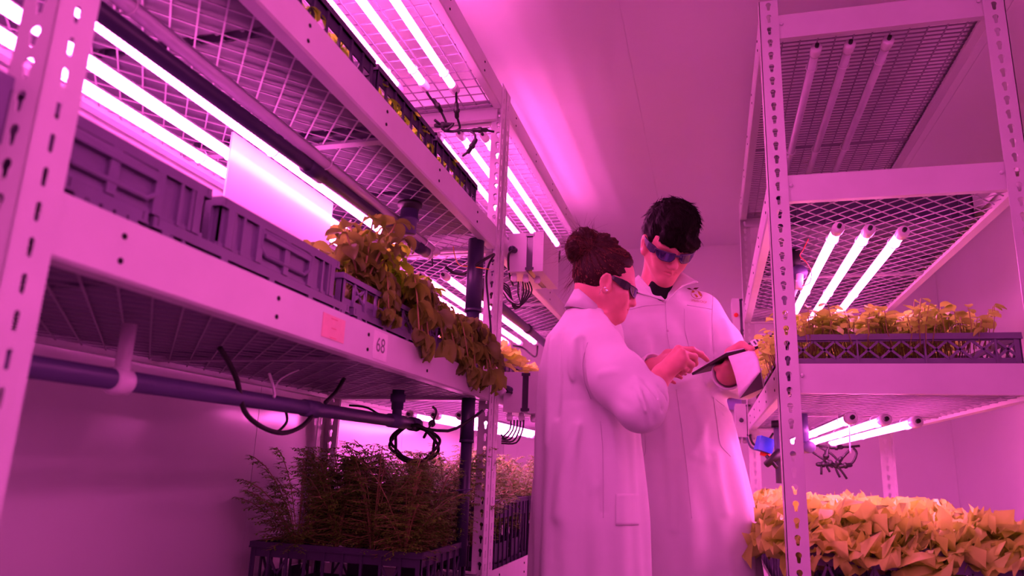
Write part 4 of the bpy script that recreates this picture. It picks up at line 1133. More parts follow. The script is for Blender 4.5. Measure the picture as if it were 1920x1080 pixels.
B.loft([(chest[2]+.16, m_neck[0], 2.5, .10, .07), (chest[2]+.08, chest[0], 2.5, .15, .09), (chest[2], chest[0], 2.5, .15, .10), (waist[2], waist[0], 2.5, .125, .09), (hipc[2], hipc[0], 2.5, .15, .10), (hipc[2]-.08, hipc[0], 2.5, .14, .10)], 0, .04)
for a, e_, w_ in ((m_shL, m_elL, m_wrL), (m_shR, m_elR, m_wrR)):
    B.path([nb + np.array([0, .02, -.03]), a, e_], [.05, .050, .038], .03); B.path([e_, w_], [.036, .027], .02)
for s in (-1, 1):
    hp = hipc + np.array([s*.085, 0, -.05]); kn = np.array([hipc[0]+s*.09, 2.47, .48]); an = np.array([hipc[0]+s*.10, 2.52, .09])
    B.path([hp, kn, an], [.075, .052, .036], .04); B.cap(an + np.array([0, .03, -.05]), an + np.array([0, -.15, -.058]), .036, .030, .03)
# left hand: palm under the tablet, thumb over its edge
K_ = np.array(WY(1362, 664, 2.06))
E1 = np.array(WY(1300, 700, 2.23)); 
tu = (E1-K_)/np.linalg.norm(E1-K_)
E2t = np.array(WY(1414, 652, 2.10)); tv = E2t-K_; tv -= tu*(tv@tu); tv /= np.linalg.norm(tv); tn = np.cross(tu, tv); tn = tn if tn[2] > 0 else -tn
tabL, tabW, tabT = .205, .105, .007
U = lambda a, b, c: K_ + tu*a + tv*b - tn*c
mc = [U(.050, .092, .020), U(.058, .068, .021), U(.054, .044, .021), U(.046, .022, .020)]
fg = [[U(.092, .090, .018), U(.116, .089, .0145), U(.134, .088, .0135)], [U(.103, .066, .018), U(.131, .066, .0145), U(.150, .066, .0135)], [U(.096, .042, .018), U(.122, .043, .0145), U(.141, .043, .0135)], [U(.080, .019, .018), U(.101, .021, .0145), U(.118, .022, .0135)]]
hand_pts(B, m_wrL, mc, fg, [WY(1366, 694, 2.13), WY(1371, 664, 2.135), WY(1392, 649, 2.11), WY(1410, 655, 2.08)])
B.cap(m_elL*.15 + m_wrL*.85, m_wrL, .028, .026, .02); B.cap(WY(1371, 662, 2.14), WY(1390, 650, 2.12), .0165, .0145, .012)
# right hand, held out behind the woman's hand
mc = [WY(1258, 668, 2.19), WY(1262, 676, 2.18), WY(1262, 685, 2.18), WY(1258, 693, 2.185)]
fg = [[WY(1276, 668, 2.175), WY(1284, 674, 2.165), WY(1282, 682, 2.165)], [WY(1279, 676, 2.165), WY(1284, 683, 2.155), WY(1278, 689, 2.16)], [WY(1277, 686, 2.165), WY(1279, 693, 2.16), WY(1271, 695, 2.165)], [WY(1270, 694, 2.17), WY(1269, 700, 2.17), WY(1261, 700, 2.175)]]
hand_pts(B, m_wrR, mc, fg, [WY(1240, 676, 2.22), WY(1252, 664, 2.22), WY(1268, 661, 2.215), WY(1280, 664, 2.205)])
B.cap(m_elR*.15 + m_wrR*.85, m_wrR, .028, .025, .02)
V, Q = nets(B, .0034)
cen = V[Q].mean(1); lp = (cen - TH.c) @ TH.R / HS
mi = ((np.abs(lp[:, 0]) < .021) & (lp[:, 1] > .084) & (lp[:, 2] < -.0565) & (lp[:, 2] > -.0735)).astype(int)
mbody = mesh_from(V, Q, 'body', [M['skin'], M['lip']], man, mi)

# hair: short sides, tousled fringe
Hf = Field(); hair_field(Hf, TH, HS, .011)
Hf.ell(TH(0, .052, .088), (.060, .045, .034), TH.R, .03)                # fringe volume
Hf.ell(TH(.0, .02, .118), (.058, .07, .03), TH.R, .03)
Hf.ell(TH(.012, .098, -.066), (.085, .080, .088), TH.R, .008, -1)           # the face stays clear
Hf.ell(TH(-.026, .084, .046), (.042, .022, .032), TH.R, .015); Hf.ell(TH(.028, .078, .056), (.036, .022, .026), TH.R, .015)
Hf.ell(TH(0, -.02, -.085), (.16, .16, .075), TH.R, .012, -1)             # nape line
for s in (-1, 1): Hf.ell(TH(s*.088, -.006, -.010), (.020, .024, .032), TH.R, .006, -1)
def hpost(P, d):
    q = (P - TH.c) @ TH.R
    return d + .0022*np.sin(q[:, 0]*190 + 3*np.sin(q[:, 2]*60)) * np.sin(q[:, 1]*80 + q[:, 2]*120) - .0018*np.sin(q[:, 0]*70+q[:, 1]*140)
Hf.post = hpost
Vh, Qh = nets(Hf, .0034)
hm = mesh_from(Vh, Qh, 'hair', M['hair_m'], man)
locV = (Vh - TH.c) @ TH.R
nrm = np.zeros_like(Vh)
fn_ = np.cross(Vh[Qh[:, 2]] - Vh[Qh[:, 0]], Vh[Qh[:, 3]] - Vh[Qh[:, 1]])
for k in range(4): np.add.at(nrm, Qh[:, k], fn_)
nrm /= np.maximum(np.linalg.norm(nrm, axis=1, keepdims=True), 1e-12)
top = np.where((locV[:, 2] > .0))[0]
def pick_m():
    i = rng.choice(top); n0 = TH.R.T @ nrm[i]; p = locV[i]
    fl_ = np.array([rng.normal(0, .35), .9 if p[1] > -.03 else -.2, -.15 if p[2] > .09 else -.9]); fl_ -= n0*(fl_@n0); fl_ /= max(np.linalg.norm(fl_), 1e-6)
    L = rng.uniform(.018, .038) if p[2] > .07 else rng.uniform(.008, .015); lift = rng.uniform(.02, .28 if p[2] > .08 else .12)
    return [TH(*(p + fl_*L*t + n0*(L*lift*t*(1-.5*t) - .001))) for t in np.linspace(0, 1, 4)]
hs = hair_strands(2600, pick_m, .0013); hs2 = hs.build('hair_locks', M['hair_m'], man, fix=False); hs2.parent = hm; hs2.location = (0, 0, 0)
wear_glasses(man, TH, M['frame'], M['lens'], 'sunglasses', 'wraparound dark glasses with mirrored violet lenses', HS)

# black shirt
Sh = Field(); Sh.loft([(m_neck[2]-.22, chest[0], 2.49, .12, .085), (m_neck[2]-.07, m_neck[0], 2.480, .10, .084), (m_neck[2]-.01, m_neck[0]+.005, 2.472, .082, .072)], 0, .02)
nf0, nf1 = nb + np.array([.0, -.06, .0]), TH(0, .035*1, -.085)
Sh.cap(nf0 + np.array([0, 0, -.02]), nf0*.45 + nf1*.55, .046, .0385, .02); Sh.cap(nb, nb*.6 + TH(0, -.030, -.085)*.4, .070, .0635, .02)
Vs, Qs = nets(Sh, .005)
mesh_from(Vs, Qs, 'shirt', M['shirt'], man)
# trousers and shoes below the coat
Tr = Field()
for s in (-1, 1):
    Tr.path([hipc + np.array([s*.085, 0, -.05]), np.array([hipc[0]+s*.09, 2.47, .48]), np.array([hipc[0]+s*.10, 2.52, .10])], [.092, .075, .062], .03)
Vt, Qt = nets(Tr, .012); mesh_from(Vt, Qt, 'trousers', M['trouser'], man)
for s in (-1, 1):
    f_ = Field(); an = np.array([hipc[0]+s*.10, 2.52, .09]); f_.cap(an + np.array([0, .035, -.045]), an + np.array([0, -.16, -.052]), .046, .040, .03); f_.cap(an + np.array([0, .0, -.04]), an + np.array([0, 0, .03]), .05, .047, .03)
    v_, q_ = nets(f_, .01); v_[:, 2] = np.maximum(v_[:, 2], .0); mesh_from(v_, q_, 'shoe', M['shoe'], man)

# lab coat
C = Field()
rows = [(600, 1240, 96, .118), (640, 1246, 92, .126), (700, 1260, 86, .122), (745, 1268, 84, .118), (800, 1278, 90, .125), (860, 1287, 95, .140), (972, 1303, 98, .155)]
secs = []
for py, cx, hw, ry in rows:
    c0 = WY(cx, py, mT); secs.append((c0[2], c0[0], mT, hw*mT/FPX*1.03, ry))
zb_ = secs[-1][0]; secs.append((zb_-.34, secs[-1][1]+.01, mT, secs[-1][3]*1.05, .165))
secs.append((m_neck[2]-.045, m_neck[0], 2.488, .118, .114)); secs.append((m_neck[2]+.01, m_neck[0], 2.478, .090, .098))
def mdisp(P, th):
    z = P[:, 2]; wgt = np.clip((waist[2]+.05 - z)/.35, 0, 1)
    return wgt*(.0075*np.sin(7*th + 1.2*np.sin(4*z)) + .004*np.sin(13*th+5*z)) + (1-wgt)*.0022*np.sin(9*th+16*z)
C.loft(secs, 0, .03, 1, 2.35, mdisp)
for a, e_, w_, r0 in ((m_shL, m_elL, m_wrL, .071), (m_shR, m_elR, m_wrR, .078)):
    C.path([m_neck + np.array([0, .02, -.03])*1.0 + (a-m_neck)*.2, a + np.array([0, 0, -.008]), a*.5 + e_*.5, e_], [.066, r0, .066, .058], .045)
    C.path([e_, e_*.2 + w_*.8], [.056, .043], .03)
fl_m = [([WY(1338, 560, 2.38), WY(1352, 610, 2.36), WY(1362, 660, 2.34)], -.011, .010), ([WY(1337, 548, 2.4), WY(1337, 600, 2.37), WY(1340, 660, 2.38)], -.008, .008),
        ([WY(1270, 720, 2.37), WY(1320, 700, 2.37), WY(1345, 690, 2.38)], .006, .014), ([WY(1275, 760, 2.37), WY(1330, 730, 2.37)], -.005, .012),
        ([WY(1300, 735, 2.37), WY(1318, 800, 2.37), WY(1322, 860, 2.36)], .004, .016), ([WY(1215, 640, 2.38), WY(1222, 700, 2.38)], .010, .012),
        ([WY(1330, 790, 2.37), WY(1300, 850, 2.36)], .005, .016), ([WY(1245, 780, 2.37), WY(1262, 990, 2.35)], .006, .018), ([WY(1345, 850, 2.37), WY(1365, 960, 2.36)], .008, .02),
        ([WY(1200, 610, 2.4), WY(1195, 680, 2.4)], .006, .02), ([WY(1360, 600, 2.4), WY(1378, 660, 2.36)], .006, .014)]
ff = folds(fl_m)
def slv(a, e_, P, amp, fr):
    ab = e_-a; L = np.linalg.norm(ab); q = P-a; t = q@ab/(L*L); r = np.linalg.norm(q - t[:, None]*ab, axis=1)
    return amp*np.exp(-((t-.95)/.35)**2)*(r < .11)*np.sin(fr*t + 2.5*np.sin(q[:, 0]*25))
C.post = lambda P, d: d - ff(P) - slv(m_shL, m_elL, P, .004, 30) - slv(m_elL, m_wrL, P, .003, 26)
# the V of the open collar
vb = WY(1250, 563, 2.36)
C.cap(WY(1238, 495, 2.36), WY(1239, 515, 2.37), .062, .050, .01, -1)
C.cap(WY(1240, 518, 2.37), WY(1249, 559, 2.37), .052, .002, .003, -1, (np.array([0, 1., .2]), 2.0))
Vc, Qc = nets(C, .0045)
mcoat = mesh_from(Vc, Qc, 'lab_coat', M['coat'], man); mcoat['label'] = 'white lab coat with a small plant emblem on the chest'
mbv = bvh_of(Vc, Qc)
def onto(bv, px, py, off=.0, fallback=2.4):
    d = ray(px, py); dn = d/np.linalg.norm(d)
    h_ = bv.ray_cast(Vector((0, 0, H)), Vector(dn))
    if h_[0] is None: p = Wy(px, py, fallback); n_ = -dn
    else: p = np.array(h_[0]); n_ = np.array(h_[1]); n_ = n_ if n_ @ dn < 0 else -n_
    return p + n_*off
def seamline(bv, pxs, parent, name, r=.0011, mt='seam', off=.0008, fb=2.4, step=5):
    pts = []
    for (x0, y0), (x1, y1) in zip(pxs[:-1], pxs[1:]):
        m_ = max(2, int(math.hypot(x1-x0, y1-y0)/step))
        for t in np.linspace(0, 1, m_, endpoint=False): pts.append(onto(bv, x0+(x1-x0)*t, y0+(y1-y0)*t, off, fb))
    pts.append(onto(bv, *pxs[-1], off, fb))
    P = np.array(pts); 
    for _ in range(2): P[1:-1] = .25*P[:-2] + .5*P[1:-1] + .25*P[2:]
    mb = MB().tube(P, r, 6); return mb
def flap(bv, c4, off, thick, n=10, fb=2.4, curl=.0):
    """cloth panel laid on a surface: four image corners in order"""
    c4 = np.array(c4, float); V0, V1 = [], []
    for i in range(n+1):
        for j in range(n+1):
            s, t = i/n, j/n; p = (1-s)*(1-t)*c4[0] + s*(1-t)*c4[1] + s*t*c4[2] + (1-s)*t*c4[3]
            V0.append(onto(bv, p[0], p[1], off + curl*s, fb))
    V0 = np.array(V0).reshape(n+1, n+1, 3)
    for _ in range(3):
        V0[1:-1, 1:-1] = (V0[:-2, 1:-1] + V0[2:, 1:-1] + V0[1:-1, :-2] + V0[1:-1, 2:] + 2*V0[1:-1, 1:-1])/6
    tocam = -ray(*c4.mean(0)); tocam /= np.linalg.norm(tocam)
    A_ = V0.reshape(-1, 3); B2 = A_ + tocam*thick; N = (n+1)*(n+1); F_ = []
    id_ = lambda i, j: i*(n+1)+j
    for i in range(n):
        for j in range(n):
            F_.append((id_(i, j), id_(i+1, j), id_(i+1, j+1), id_(i, j+1))); F_.append((N+id_(i, j), N+id_(i, j+1), N+id_(i+1, j+1), N+id_(i+1, j)))
    for i in range(n):
        F_ += [(id_(i, 0), N+id_(i, 0), N+id_(i+1, 0), id_(i+1, 0)), (id_(i, n), id_(i+1, n), N+id_(i+1, n), N+id_(i, n)),
               (id_(0, i), id_(0, i+1), N+id_(0, i+1), N+id_(0, i)), (id_(n, i), N+id_(n, i), N+id_(n, i+1), id_(n, i+1))]
    mb = MB(); mb.add(np.concatenate([A_, B2]), F_, 0, True); return mb
def child(mb, name, mt, parent_part, root):
    o = mb.build(name, mt, root); o.parent = parent_part; o.location = (0, 0, 0); return o
mm = MB()
def addm(dst, src): dst.add(np.concatenate(src.v), [tuple(f) for f in src.f], 0, True)
for line in ([(1248, 566), (1250, 620), (1258, 665)], [(1283, 578), (1284, 620), (1293, 655)], [(1268, 730), (1278, 800), (1288, 880), (1297, 972)], [(1337, 548), (1335, 590), (1336, 640), (1339, 672)],
             [(1175, 582), (1210, 573), (1247, 571)], [(1288, 572), (1335, 580)], [(1337, 745), (1345, 800), (1350, 835), (1370, 856)], [(1337, 745), (1358, 762)], [(1209, 808), (1211, 850), (1199, 866)]):
    addm(mm, seamline(mbv, line, man, 'x', .0009))
child(mm, 'seams', M['seam'], mcoat, man)
def lapel(pts, thick=.006, n=8, belly=.006):
    """turned-down collar leaf from four (px, py, depth) corners"""
    c4 = np.array([WY(*p) for p in pts]); V0 = np.array([[(1-a)*(1-b)*c4[0] + a*(1-b)*c4[1] + a*b*c4[2] + (1-a)*b*c4[3] + np.array([0, -belly*math.sin(PI*a)*math.sin(PI*min(1, b+.15)), 0]) for b in np.linspace(0, 1, n+1)] for a in np.linspace(0, 1, n+1)]).reshape(-1, 3)
    nn = np.cross(c4[1]-c4[0], c4[3]-c4[0]); nn /= np.linalg.norm(nn); nn = nn if nn[1] > 0 else -nn
    N_ = (n+1)**2; id_ = lambda i, j: i*(n+1)+j; F_ = []
    for i in range(n):
        for j in range(n): F_ += [(id_(i, j), id_(i+1, j), id_(i+1, j+1), id_(i, j+1)), (N_+id_(i, j), N_+id_(i, j+1), N_+id_(i+1, j+1), N_+id_(i+1, j))]
        F_ += [(id_(i, 0), N_+id_(i, 0), N_+id_(i+1, 0), id_(i+1, 0)), (id_(i, n), id_(i+1, n), N_+id_(i+1, n), N_+id_(i, n)), (id_(0, i), id_(0, i+1), N_+id_(0, i+1), N_+id_(0, i)), (id_(n, i), N_+id_(n, i), N_+id_(n, i+1), id_(n, i+1))]
    mb = MB(); mb.add(np.concatenate([V0, V0 + nn*thick]), F_, 0, True); return mb
child(lapel([(1197, 515, 2.425), (1174, 540, 2.405), (1203, 550, 2.375), (1248, 563, 2.360)]), 'collar_lapel', M['coat'], mcoat, man)
child(lapel([(1267, 503, 2.44), (1309, 528, 2.405), (1279, 534, 2.372), (1249, 563, 2.359)]), 'collar_lapel', M['coat'], mcoat, man)
for (px, py) in ((1243, 564), (1252, 620)):
    p = onto(mbv, px, py, .0); child(MB().lathe([(.0045, 0), (.0045, .002), (.003, .0026)], p, -ray(px, py), 12), 'button', M['button'], mcoat, man)
# emblem: two leaves over a globe, with lettering
em = MB(); eg = MB()
def decal(mb, pts, bv=mbv, off=.0012):
    P = [onto(bv, *p, off) for p in pts]; c_ = onto(bv, *np.mean(pts, 0), off)
    mb.add(P + [c_], [(i, (i+1) % len(P), len(P)) for i in range(len(P))])
decal(em, [(1287, 541), (1293, 540.5), (1298.5, 544), (1292, 543.5)]); decal(em, [(1299.5, 543), (1302, 539.4), (1311, 539), (1305.5, 543)])
em.tube([onto(mbv, 1299, 543, .0012), onto(mbv, 1299, 546, .0012)], .0007, 5)
gx, gy = 1306, 553
circ = [onto(mbv, gx + 10*math.cos(a), gy + 7.4*math.sin(a) + 3.5*math.cos(a)*.6, .0012) for a in np.linspace(0, 2*PI, 26, endpoint=False)]
eg.tube(circ, .0007, 5, closed=True)
decal(eg, [(1297, 545.5), (1300.5, 545), (1303, 548), (1298, 550)]); decal(eg, [(1301, 551.5), (1306, 552.5), (1309, 557), (1306, 558.5)]); decal(eg, [(1308, 546.5), (1311.5, 548.5), (1316, 555), (1313.5, 556.5), (1309.5, 551)])
M['olive'] = mat('olive_thread', (.42, .22, .03), .8); M['maroon'] = mat('dark_thread', (.10, .03, .02), .8)
child(eg, 'emblem_globe', M['olive'], mcoat, man); child(em, 'emblem_leaves', M['maroon'], mcoat, man)
tx = text_mesh('URBAN CROP', 1.0, 'emblem_lettering', 0.0)
co = np.array([v.co[:] for v in tx.vertices]); wd_ = co[:, 0].max()-co[:, 0].min()
for v in tx.vertices:
    u = (v.co[0]-co[:, 0].min())/wd_; q = onto(mbv, 1296 + 29*u, 563.2 + 4.6*u - v.co[1]/.72*4.2, .0013); v.co = Vector(q) - man.location
tx.materials.append(M['olive']); to = bpy.data.objects.new('emblem_lettering', tx); COL.objects.link(to); to.parent = mcoat
# cuffs
for nm, e_, w_ in (('cuff', m_elL, m_wrL), ('cuff', m_elR, m_wrR)):
    d = (w_-e_)/np.linalg.norm(w_-e_); p = e_*.12 + w_*.88
    child(MB().lathe([(.042, -.03), (.045, -.028), (.046, .012), (.044, .016), (.040, .012), (.037, -.02)], p + d*.03, d, 24), nm, M['coat'], mcoat, man)

# ------------------------------------------------------------------ tablet with its folded-back cover
tab = thing('tablet', K_, 'dark thin tablet with a pale cover flap hanging down, held by the taller person', 'tablet')
def slab(o, u, L, v, W_, n, t0, t1):
    c8 = [o + u*a + v*b + n*c for c in (t0, t1) for a, b in ((0, 0), (L, 0), (L, W_), (0, W_))]
    return np.array(c8), [(0, 3, 2, 1), (4, 5, 6, 7), (0, 1, 5, 4), (1, 2, 6, 5), (2, 3, 7, 6), (3, 0, 4, 7)]
mb = MB(); mb.add(*slab(K_, tu, tabL, tv, tabW, tn, -tabT/2, tabT/2)); mb.build('case', M['black'], tab)
M['screen'] = mat('tablet_glass', (.03, .03, .04), .05, 0, .02, 5)
mb = MB(); mb.add(*slab(K_ + tu*.008 + tv*.008, tu, tabL-.016, tv, tabW-.016, tn, tabT/2, tabT/2+.0008)); mb.build('screen', M['screen'], tab)
M['cover'] = mat('pale_cover', (.78, .72, .76), .6); M['cover_in'] = mat('grey_microfibre', (.12, .08, .12), .9)
mb = MB(); mb.add(*slab(K_ + tv*.004, tu, .012, tv, tabW*.75, tn, tabT/2, tabT/2+.003)); mb.build('edge_strip', M['clear'], tab)
# flap: hinged along the near short edge, falling towards the camera
A0_, A1_ = WY(1366, 668, 2.055), WY(1412, 655, 2.085); B0_, B1_ = WY(1387, 747, 2.03), WY(1426, 697, 1.97)
N = 8; V = []
for off in (0, .003):
    for i in range(N+1):
        for j in range(N+1):
            s, t = i/N, j/N; p = (1-s)*((1-t)*A0_ + t*A1_) + s*((1-t)*B0_ + t*B1_)
            nn = np.cross(A1_-A0_, B0_-A0_); nn /= np.linalg.norm(nn); nn = nn if nn[1] < 0 else -nn
            V.append(p + nn*(.010*math.sin(s*PI) - off))
id_ = lambda o, i, j: o*(N+1)**2 + i*(N+1)+j; Fa = []; Fb = []
for i in range(N):
    for j in range(N):
        Fa.append((id_(0, i, j), id_(0, i, j+1), id_(0, i+1, j+1), id_(0, i+1, j))); Fb.append((id_(1, i, j), id_(1, i+1, j), id_(1, i+1, j+1), id_(1, i, j+1)))
    Fa += [(id_(0, i, 0), id_(0, i+1, 0), id_(1, i+1, 0), id_(1, i, 0)), (id_(0, i, N), id_(1, i, N), id_(1, i+1, N), id_(0, i+1, N)), (id_(0, 0, i), id_(1, 0, i), id_(1, 0, i+1), id_(0, 0, i+1)), (id_(0, N, i), id_(0, N, i+1), id_(1, N, i+1), id_(1, N, i))]
mb = MB(); mb.add(V, Fa, 0, True); mb.f += []; mb.add(V, Fb, 1, True); mb.build('cover_flap', [M['cover'], M['cover_in']], tab, fix=False)
# second fold of the cover, its dark lining turned to the camera
D0_, D1_ = WY(1426, 697, 1.972), WY(1428, 700, 2.07); D2_ = WY(1390, 746, 2.06)
mb = MB(); n_ = np.array([0, .002, 0]); mb.add([B0_ + n_, B1_ + n_, WY(1431, 728, 2.04), B0_ + 2*n_, B1_ + 2*n_, WY(1431, 728, 2.04) + n_], [(0, 1, 2), (3, 5, 4), (0, 3, 4, 1), (1, 4, 5, 2), (2, 5, 3, 0)]); mb.build('cover_lining', M['cover_in'], tab)

# ================================================================== the woman
wy = 2.13
wom = thing('person', (float(Wy(1105, 900, wy)[0]), wy, 0), 'person with a messy brown hair bun, white lab coat, finger pointing at the tablet', 'person')
w_head = WY(1136, 532, 2.10)
yaw = math.radians(18); pit = math.radians(20)
dw = np.array([math.cos(yaw)*math.cos(pit), math.sin(yaw)*math.cos(pit), -math.sin(pit)])
TW = Frame(w_head, dw, (0, 0, 1), math.radians(-4)); WS = .88
w_neck = WY(1101, 602, 2.12)
w_shR = WY(1118, 656, 2.0); w_shL = WY(1120, 622, 2.275)
w_elR = WY(1201, 764, 1.89); w_wrR = WY(1241, 703, 2.03)
w_elL = WY(1165, 790, 2.30); w_wrL = WY(1206, 735, 2.16)
wh = WY(1105, 905, wy); wwst = WY(1102, 790, wy); wch = WY(1095, 680, wy)
B = Field(); add_head(B, TW, WS, True)
B.path([TW(0, -.035, -.04), TW(0, -.040, -.08)*.5 + w_neck*.5, w_neck], [.047, .043, .047], .02)
B.path([TW(0, -.012, -.066), w_neck + np.array([.012, .0, -.01])], [.030, .034], .02)
B.loft([(wch[2]+.13, w_neck[0], wy, .06, .10), (wch[2]+.05, wch[0], wy, .09, .13), (wch[2], wch[0]+.01, wy, .10, .135), (wwst[2], wwst[0], wy, .085, .115), (wh[2], wh[0], wy, .11, .15), (wh[2]-.08, wh[0], wy, .10, .14)], yaw, .04)
for a, e_, w_ in ((w_shR, w_elR, w_wrR), (w_shL, w_elL, w_wrL)):
    B.path([w_neck + np.array([0, 0, -.03]), a, e_], [.045, .042, .034], .03); B.path([e_, w_], [.034, .0245], .02)
for s in (-1, 1):
    hp = wh + np.array([0, s*.08, -.05]); kn = np.array([wh[0]+.02, wy+s*.08, .45]); an = np.array([wh[0]-.02, wy+s*.08, .085])
    B.path([hp, kn, an], [.072, .048, .033], .04); B.cap(an + np.array([-.03, 0, -.05]), an + np.array([.14, 0, -.056]), .033, .028, .03)
# right hand pointing: index out, the others curled
mc = [WY(1272, 655, 2.0), WY(1279, 662, 1.985), WY(1282, 673, 1.985), WY(1278, 684, 1.995)]
fg = [[WY(1298, 656, 2.03), WY(1314, 664, 2.06), WY(1326, 675, 2.085)], [WY(1302, 669, 2.02), WY(1303, 681, 2.045), WY(1292, 687, 2.055)], [WY(1297, 684, 2.01), WY(1292, 694, 2.03), WY(1281, 692, 2.045)], [WY(1286, 693, 2.01), WY(1278, 699, 2.03), WY(1268, 694, 2.045)]]
hand_pts(B, w_wrR, mc, fg, [WY(1254, 694, 2.05), WY(1262, 676, 2.075), WY(1274, 668, 2.095), WY(1290, 672, 2.10)], .010)
B.cap(w_elR*.3 + w_wrR*.7, w_wrR, .0255, .0235, .02)
hy = WY(1240, 700, 2.20) - w_wrL
hand(B, w_elL*.3 + w_wrL*.7, Frame(w_wrL, hy, np.array([-.2, .3, 1]), 0), [((.4, .6, .3), 0)]*4, [(.03, .03, -.012), (.042, .055, -.02), (.045, .08, -.028)], .88)
V, Q = nets(B, .0034)
cen = V[Q].mean(1); lp = (cen - TW.c) @ TW.R / WS
mi = ((np.abs(lp[:, 0]) < .021) & (lp[:, 1] > .078) & (lp[:, 2] < -.0510) & (lp[:, 2] > -.0665)).astype(int)
mesh_from(V, Q, 'body', [M['skin'], M['lip']], wom, mi)
# hair swept up into a bun
Hf = Field(); hair_field(Hf, TW, WS, .008)
Hf.ell(TW(0, .107, .0), (.115, .085, .094), TW.R, .008, -1)
Hf.ell(TW(0, .05, -.10), (.12, .075, .090), TW.R, .010, -1)
Hf.ell(TW(0, -.04, -.186), (.16, .15, .088), TW.R, .012, -1)
for s in (-1, 1): Hf.ell(TW(s*.082, -.002, -.012), (.022, .022, .032), TW.R, .006, -1)
BL = np.array([0, -.096, .078]); bc = TW(*BL)
Hf.ell(bc, (.056, .050, .050), TW.R, .015)
Hf.ell(TW(0, -.065, .080), (.045, .04, .04), TW.R, .03); Hf.ell(TW(.02, -.055, .112), (.032, .028, .026), TW.R, .01); Hf.ell(TW(.03, -.115, .105), (.028, .026, .026), TW.R, .008); Hf.ell(TW(.03, -.125, .058), (.026, .026, .024), TW.R, .008); Hf.ell(TW(-.01, -.030, .126), (.026, .024, .016), TW.R, .01)
for k in range(9):
    a = k*.7; p = TW(*(BL + np.array([.040*math.cos(a), .036*math.sin(2*a+.5), .040*math.sin(a)]))); q = TW(*(BL + np.array([.050*math.cos(a+1.1), .040*math.sin(2*a+1.4), .048*math.sin(a+1.1)])))
    Hf.cap(p, q, .013, .011, .006)
def hpost2(P, d):
    q = (P - TW.c) @ TW.R
    up_ = np.arctan2(q[:, 2]-.078, q[:, 1]+.096)
    far = np.clip((np.linalg.norm(q-BL, axis=1)-.05)/.03, 0, 1)
    return d + far*(.0022*np.sin(up_*17 + 4*q[:, 0]*20) + .0012*np.sin(up_*41 + q[:, 0]*60))*(q[:, 2] > -.02) + (1-far)*(.0030*np.sin(up_*15 + q[:, 0]*55) + .0016*np.sin(up_*46 + q[:, 0]*90) + .0014*np.sin(q[:, 0]*160 + up_*20))
Hf.post = hpost2
Vh, Qh = nets(Hf, .0032); hw = mesh_from(Vh, Qh, 'hair', M['hair_w'], wom)
locV = (Vh - TW.c) @ TW.R; bl = BL
def pick_w():
    r_ = rng.uniform()
    if r_ < .62:                                          # combed strands running to the bun
        i = rng.integers(len(locV)); p = locV[i]
        if np.linalg.norm(p-bl) < .064: return None
        d = bl - p; L = rng.uniform(.03, .07); d = d/np.linalg.norm(d)*L; out = p - np.array([0, -.02, .03]); out /= np.linalg.norm(out)
        return [TW(*(p + d*t + out*(.0012 + .006*math.sin(t*PI)))) for t in np.linspace(0, 1, 5)]
    if r_ < .88:                                          # coils of the bun
        a = rng.uniform(0, 6.28); ax = rng.normal(0, 1, 3); ax /= np.linalg.norm(ax); u = np.cross(ax, [0, 0, 1.]); u /= max(np.linalg.norm(u), 1e-6); v = np.cross(ax, u); R0 = rng.uniform(.050, .062); sp = rng.uniform(.6, 1.8)
        return [TW(*(bl + (u*math.cos(a+sp*t) + v*math.sin(a+sp*t))*R0*(1 + .25*max(0, t-.7)*rng.uniform(0, 1)))) for t in np.linspace(0, 1, 6)]
    if r_ < .985:                                         # fly-aways round the bun
        d = rng.normal(0, 1, 3); d[1] -= .5; d[2] += .2; d /= np.linalg.norm(d); p = bl + d*.045; w_ = rng.normal(0, .02, 3); L = rng.uniform(.02, .055)
        return [TW(*(p + d*L*t + w_*t*t + np.array([0, 0, -.02])*t*t)) for t in np.linspace(0, 1, 6)], .0005
    p = np.array([rng.uniform(-.05, .05), rng.uniform(-.11, -.085), rng.uniform(-.05, 0.)])      # nape wisps
    w_ = rng.normal(0, .012, 3); return [TW(*(p + np.array([0, -.012*t, -.05*t]) + w_*t*t)) for t in np.linspace(0, 1, 5)], .0004
hs = hair_strands(2600, pick_w, .0010); o = hs.build('hair_locks', M['hair_lock'], wom, fix=False); o.parent = hw; o.location = (0, 0, 0)
wear_glasses(wom, TW, M['frame_w'], M['lens'], 'sunglasses', 'black wraparound glasses', WS*.97)
e_ = MB(); p = TW(.0885*WS, .003, -.040*WS); e_.lathe([(.0008, -.002), (.004, 0), (.004, .002), (.002, .003)], p, TW.R[:, 0], 12); p2 = TW(.088*WS, -.004, -.034*WS); e_.lathe([(.0008, -.002), (.003, 0), (.003, .002)], p2, TW.R[:, 0], 10)
e_.tube([TW(.087*WS, -.010, -.030*WS), TW(.088*WS, -.013, -.045*WS), TW(.087*WS, -.012, -.062*WS)], .0007, 6)
e_.build('earring', M['gold'], wom)
Tr = Field()
for s in (-1, 1): Tr.path([wh + np.array([0, s*.08, -.05]), np.array([wh[0]+.02, wy+s*.08, .45]), np.array([wh[0]-.02, wy+s*.08, .10])], [.085, .068, .056], .03)
Vt, Qt = nets(Tr, .012); mesh_from(Vt, Qt, 'trousers', M['trouser'], wom)
for s in (-1, 1):
    f_ = Field(); an = np.array([wh[0]-.02, wy+s*.08, .085]); f_.cap(an + np.array([-.035, 0, -.042]), an + np.array([.15, 0, -.050]), .042, .036, .03); f_.cap(an + np.array([0, .0, -.04]), an + np.array([0, 0, .03]), .046, .044, .03)
    v_, q_ = nets(f_, .01); v_[:, 2] = np.maximum(v_[:, 2], .0); mesh_from(v_, q_, 'shoe', M['shoe'], wom)
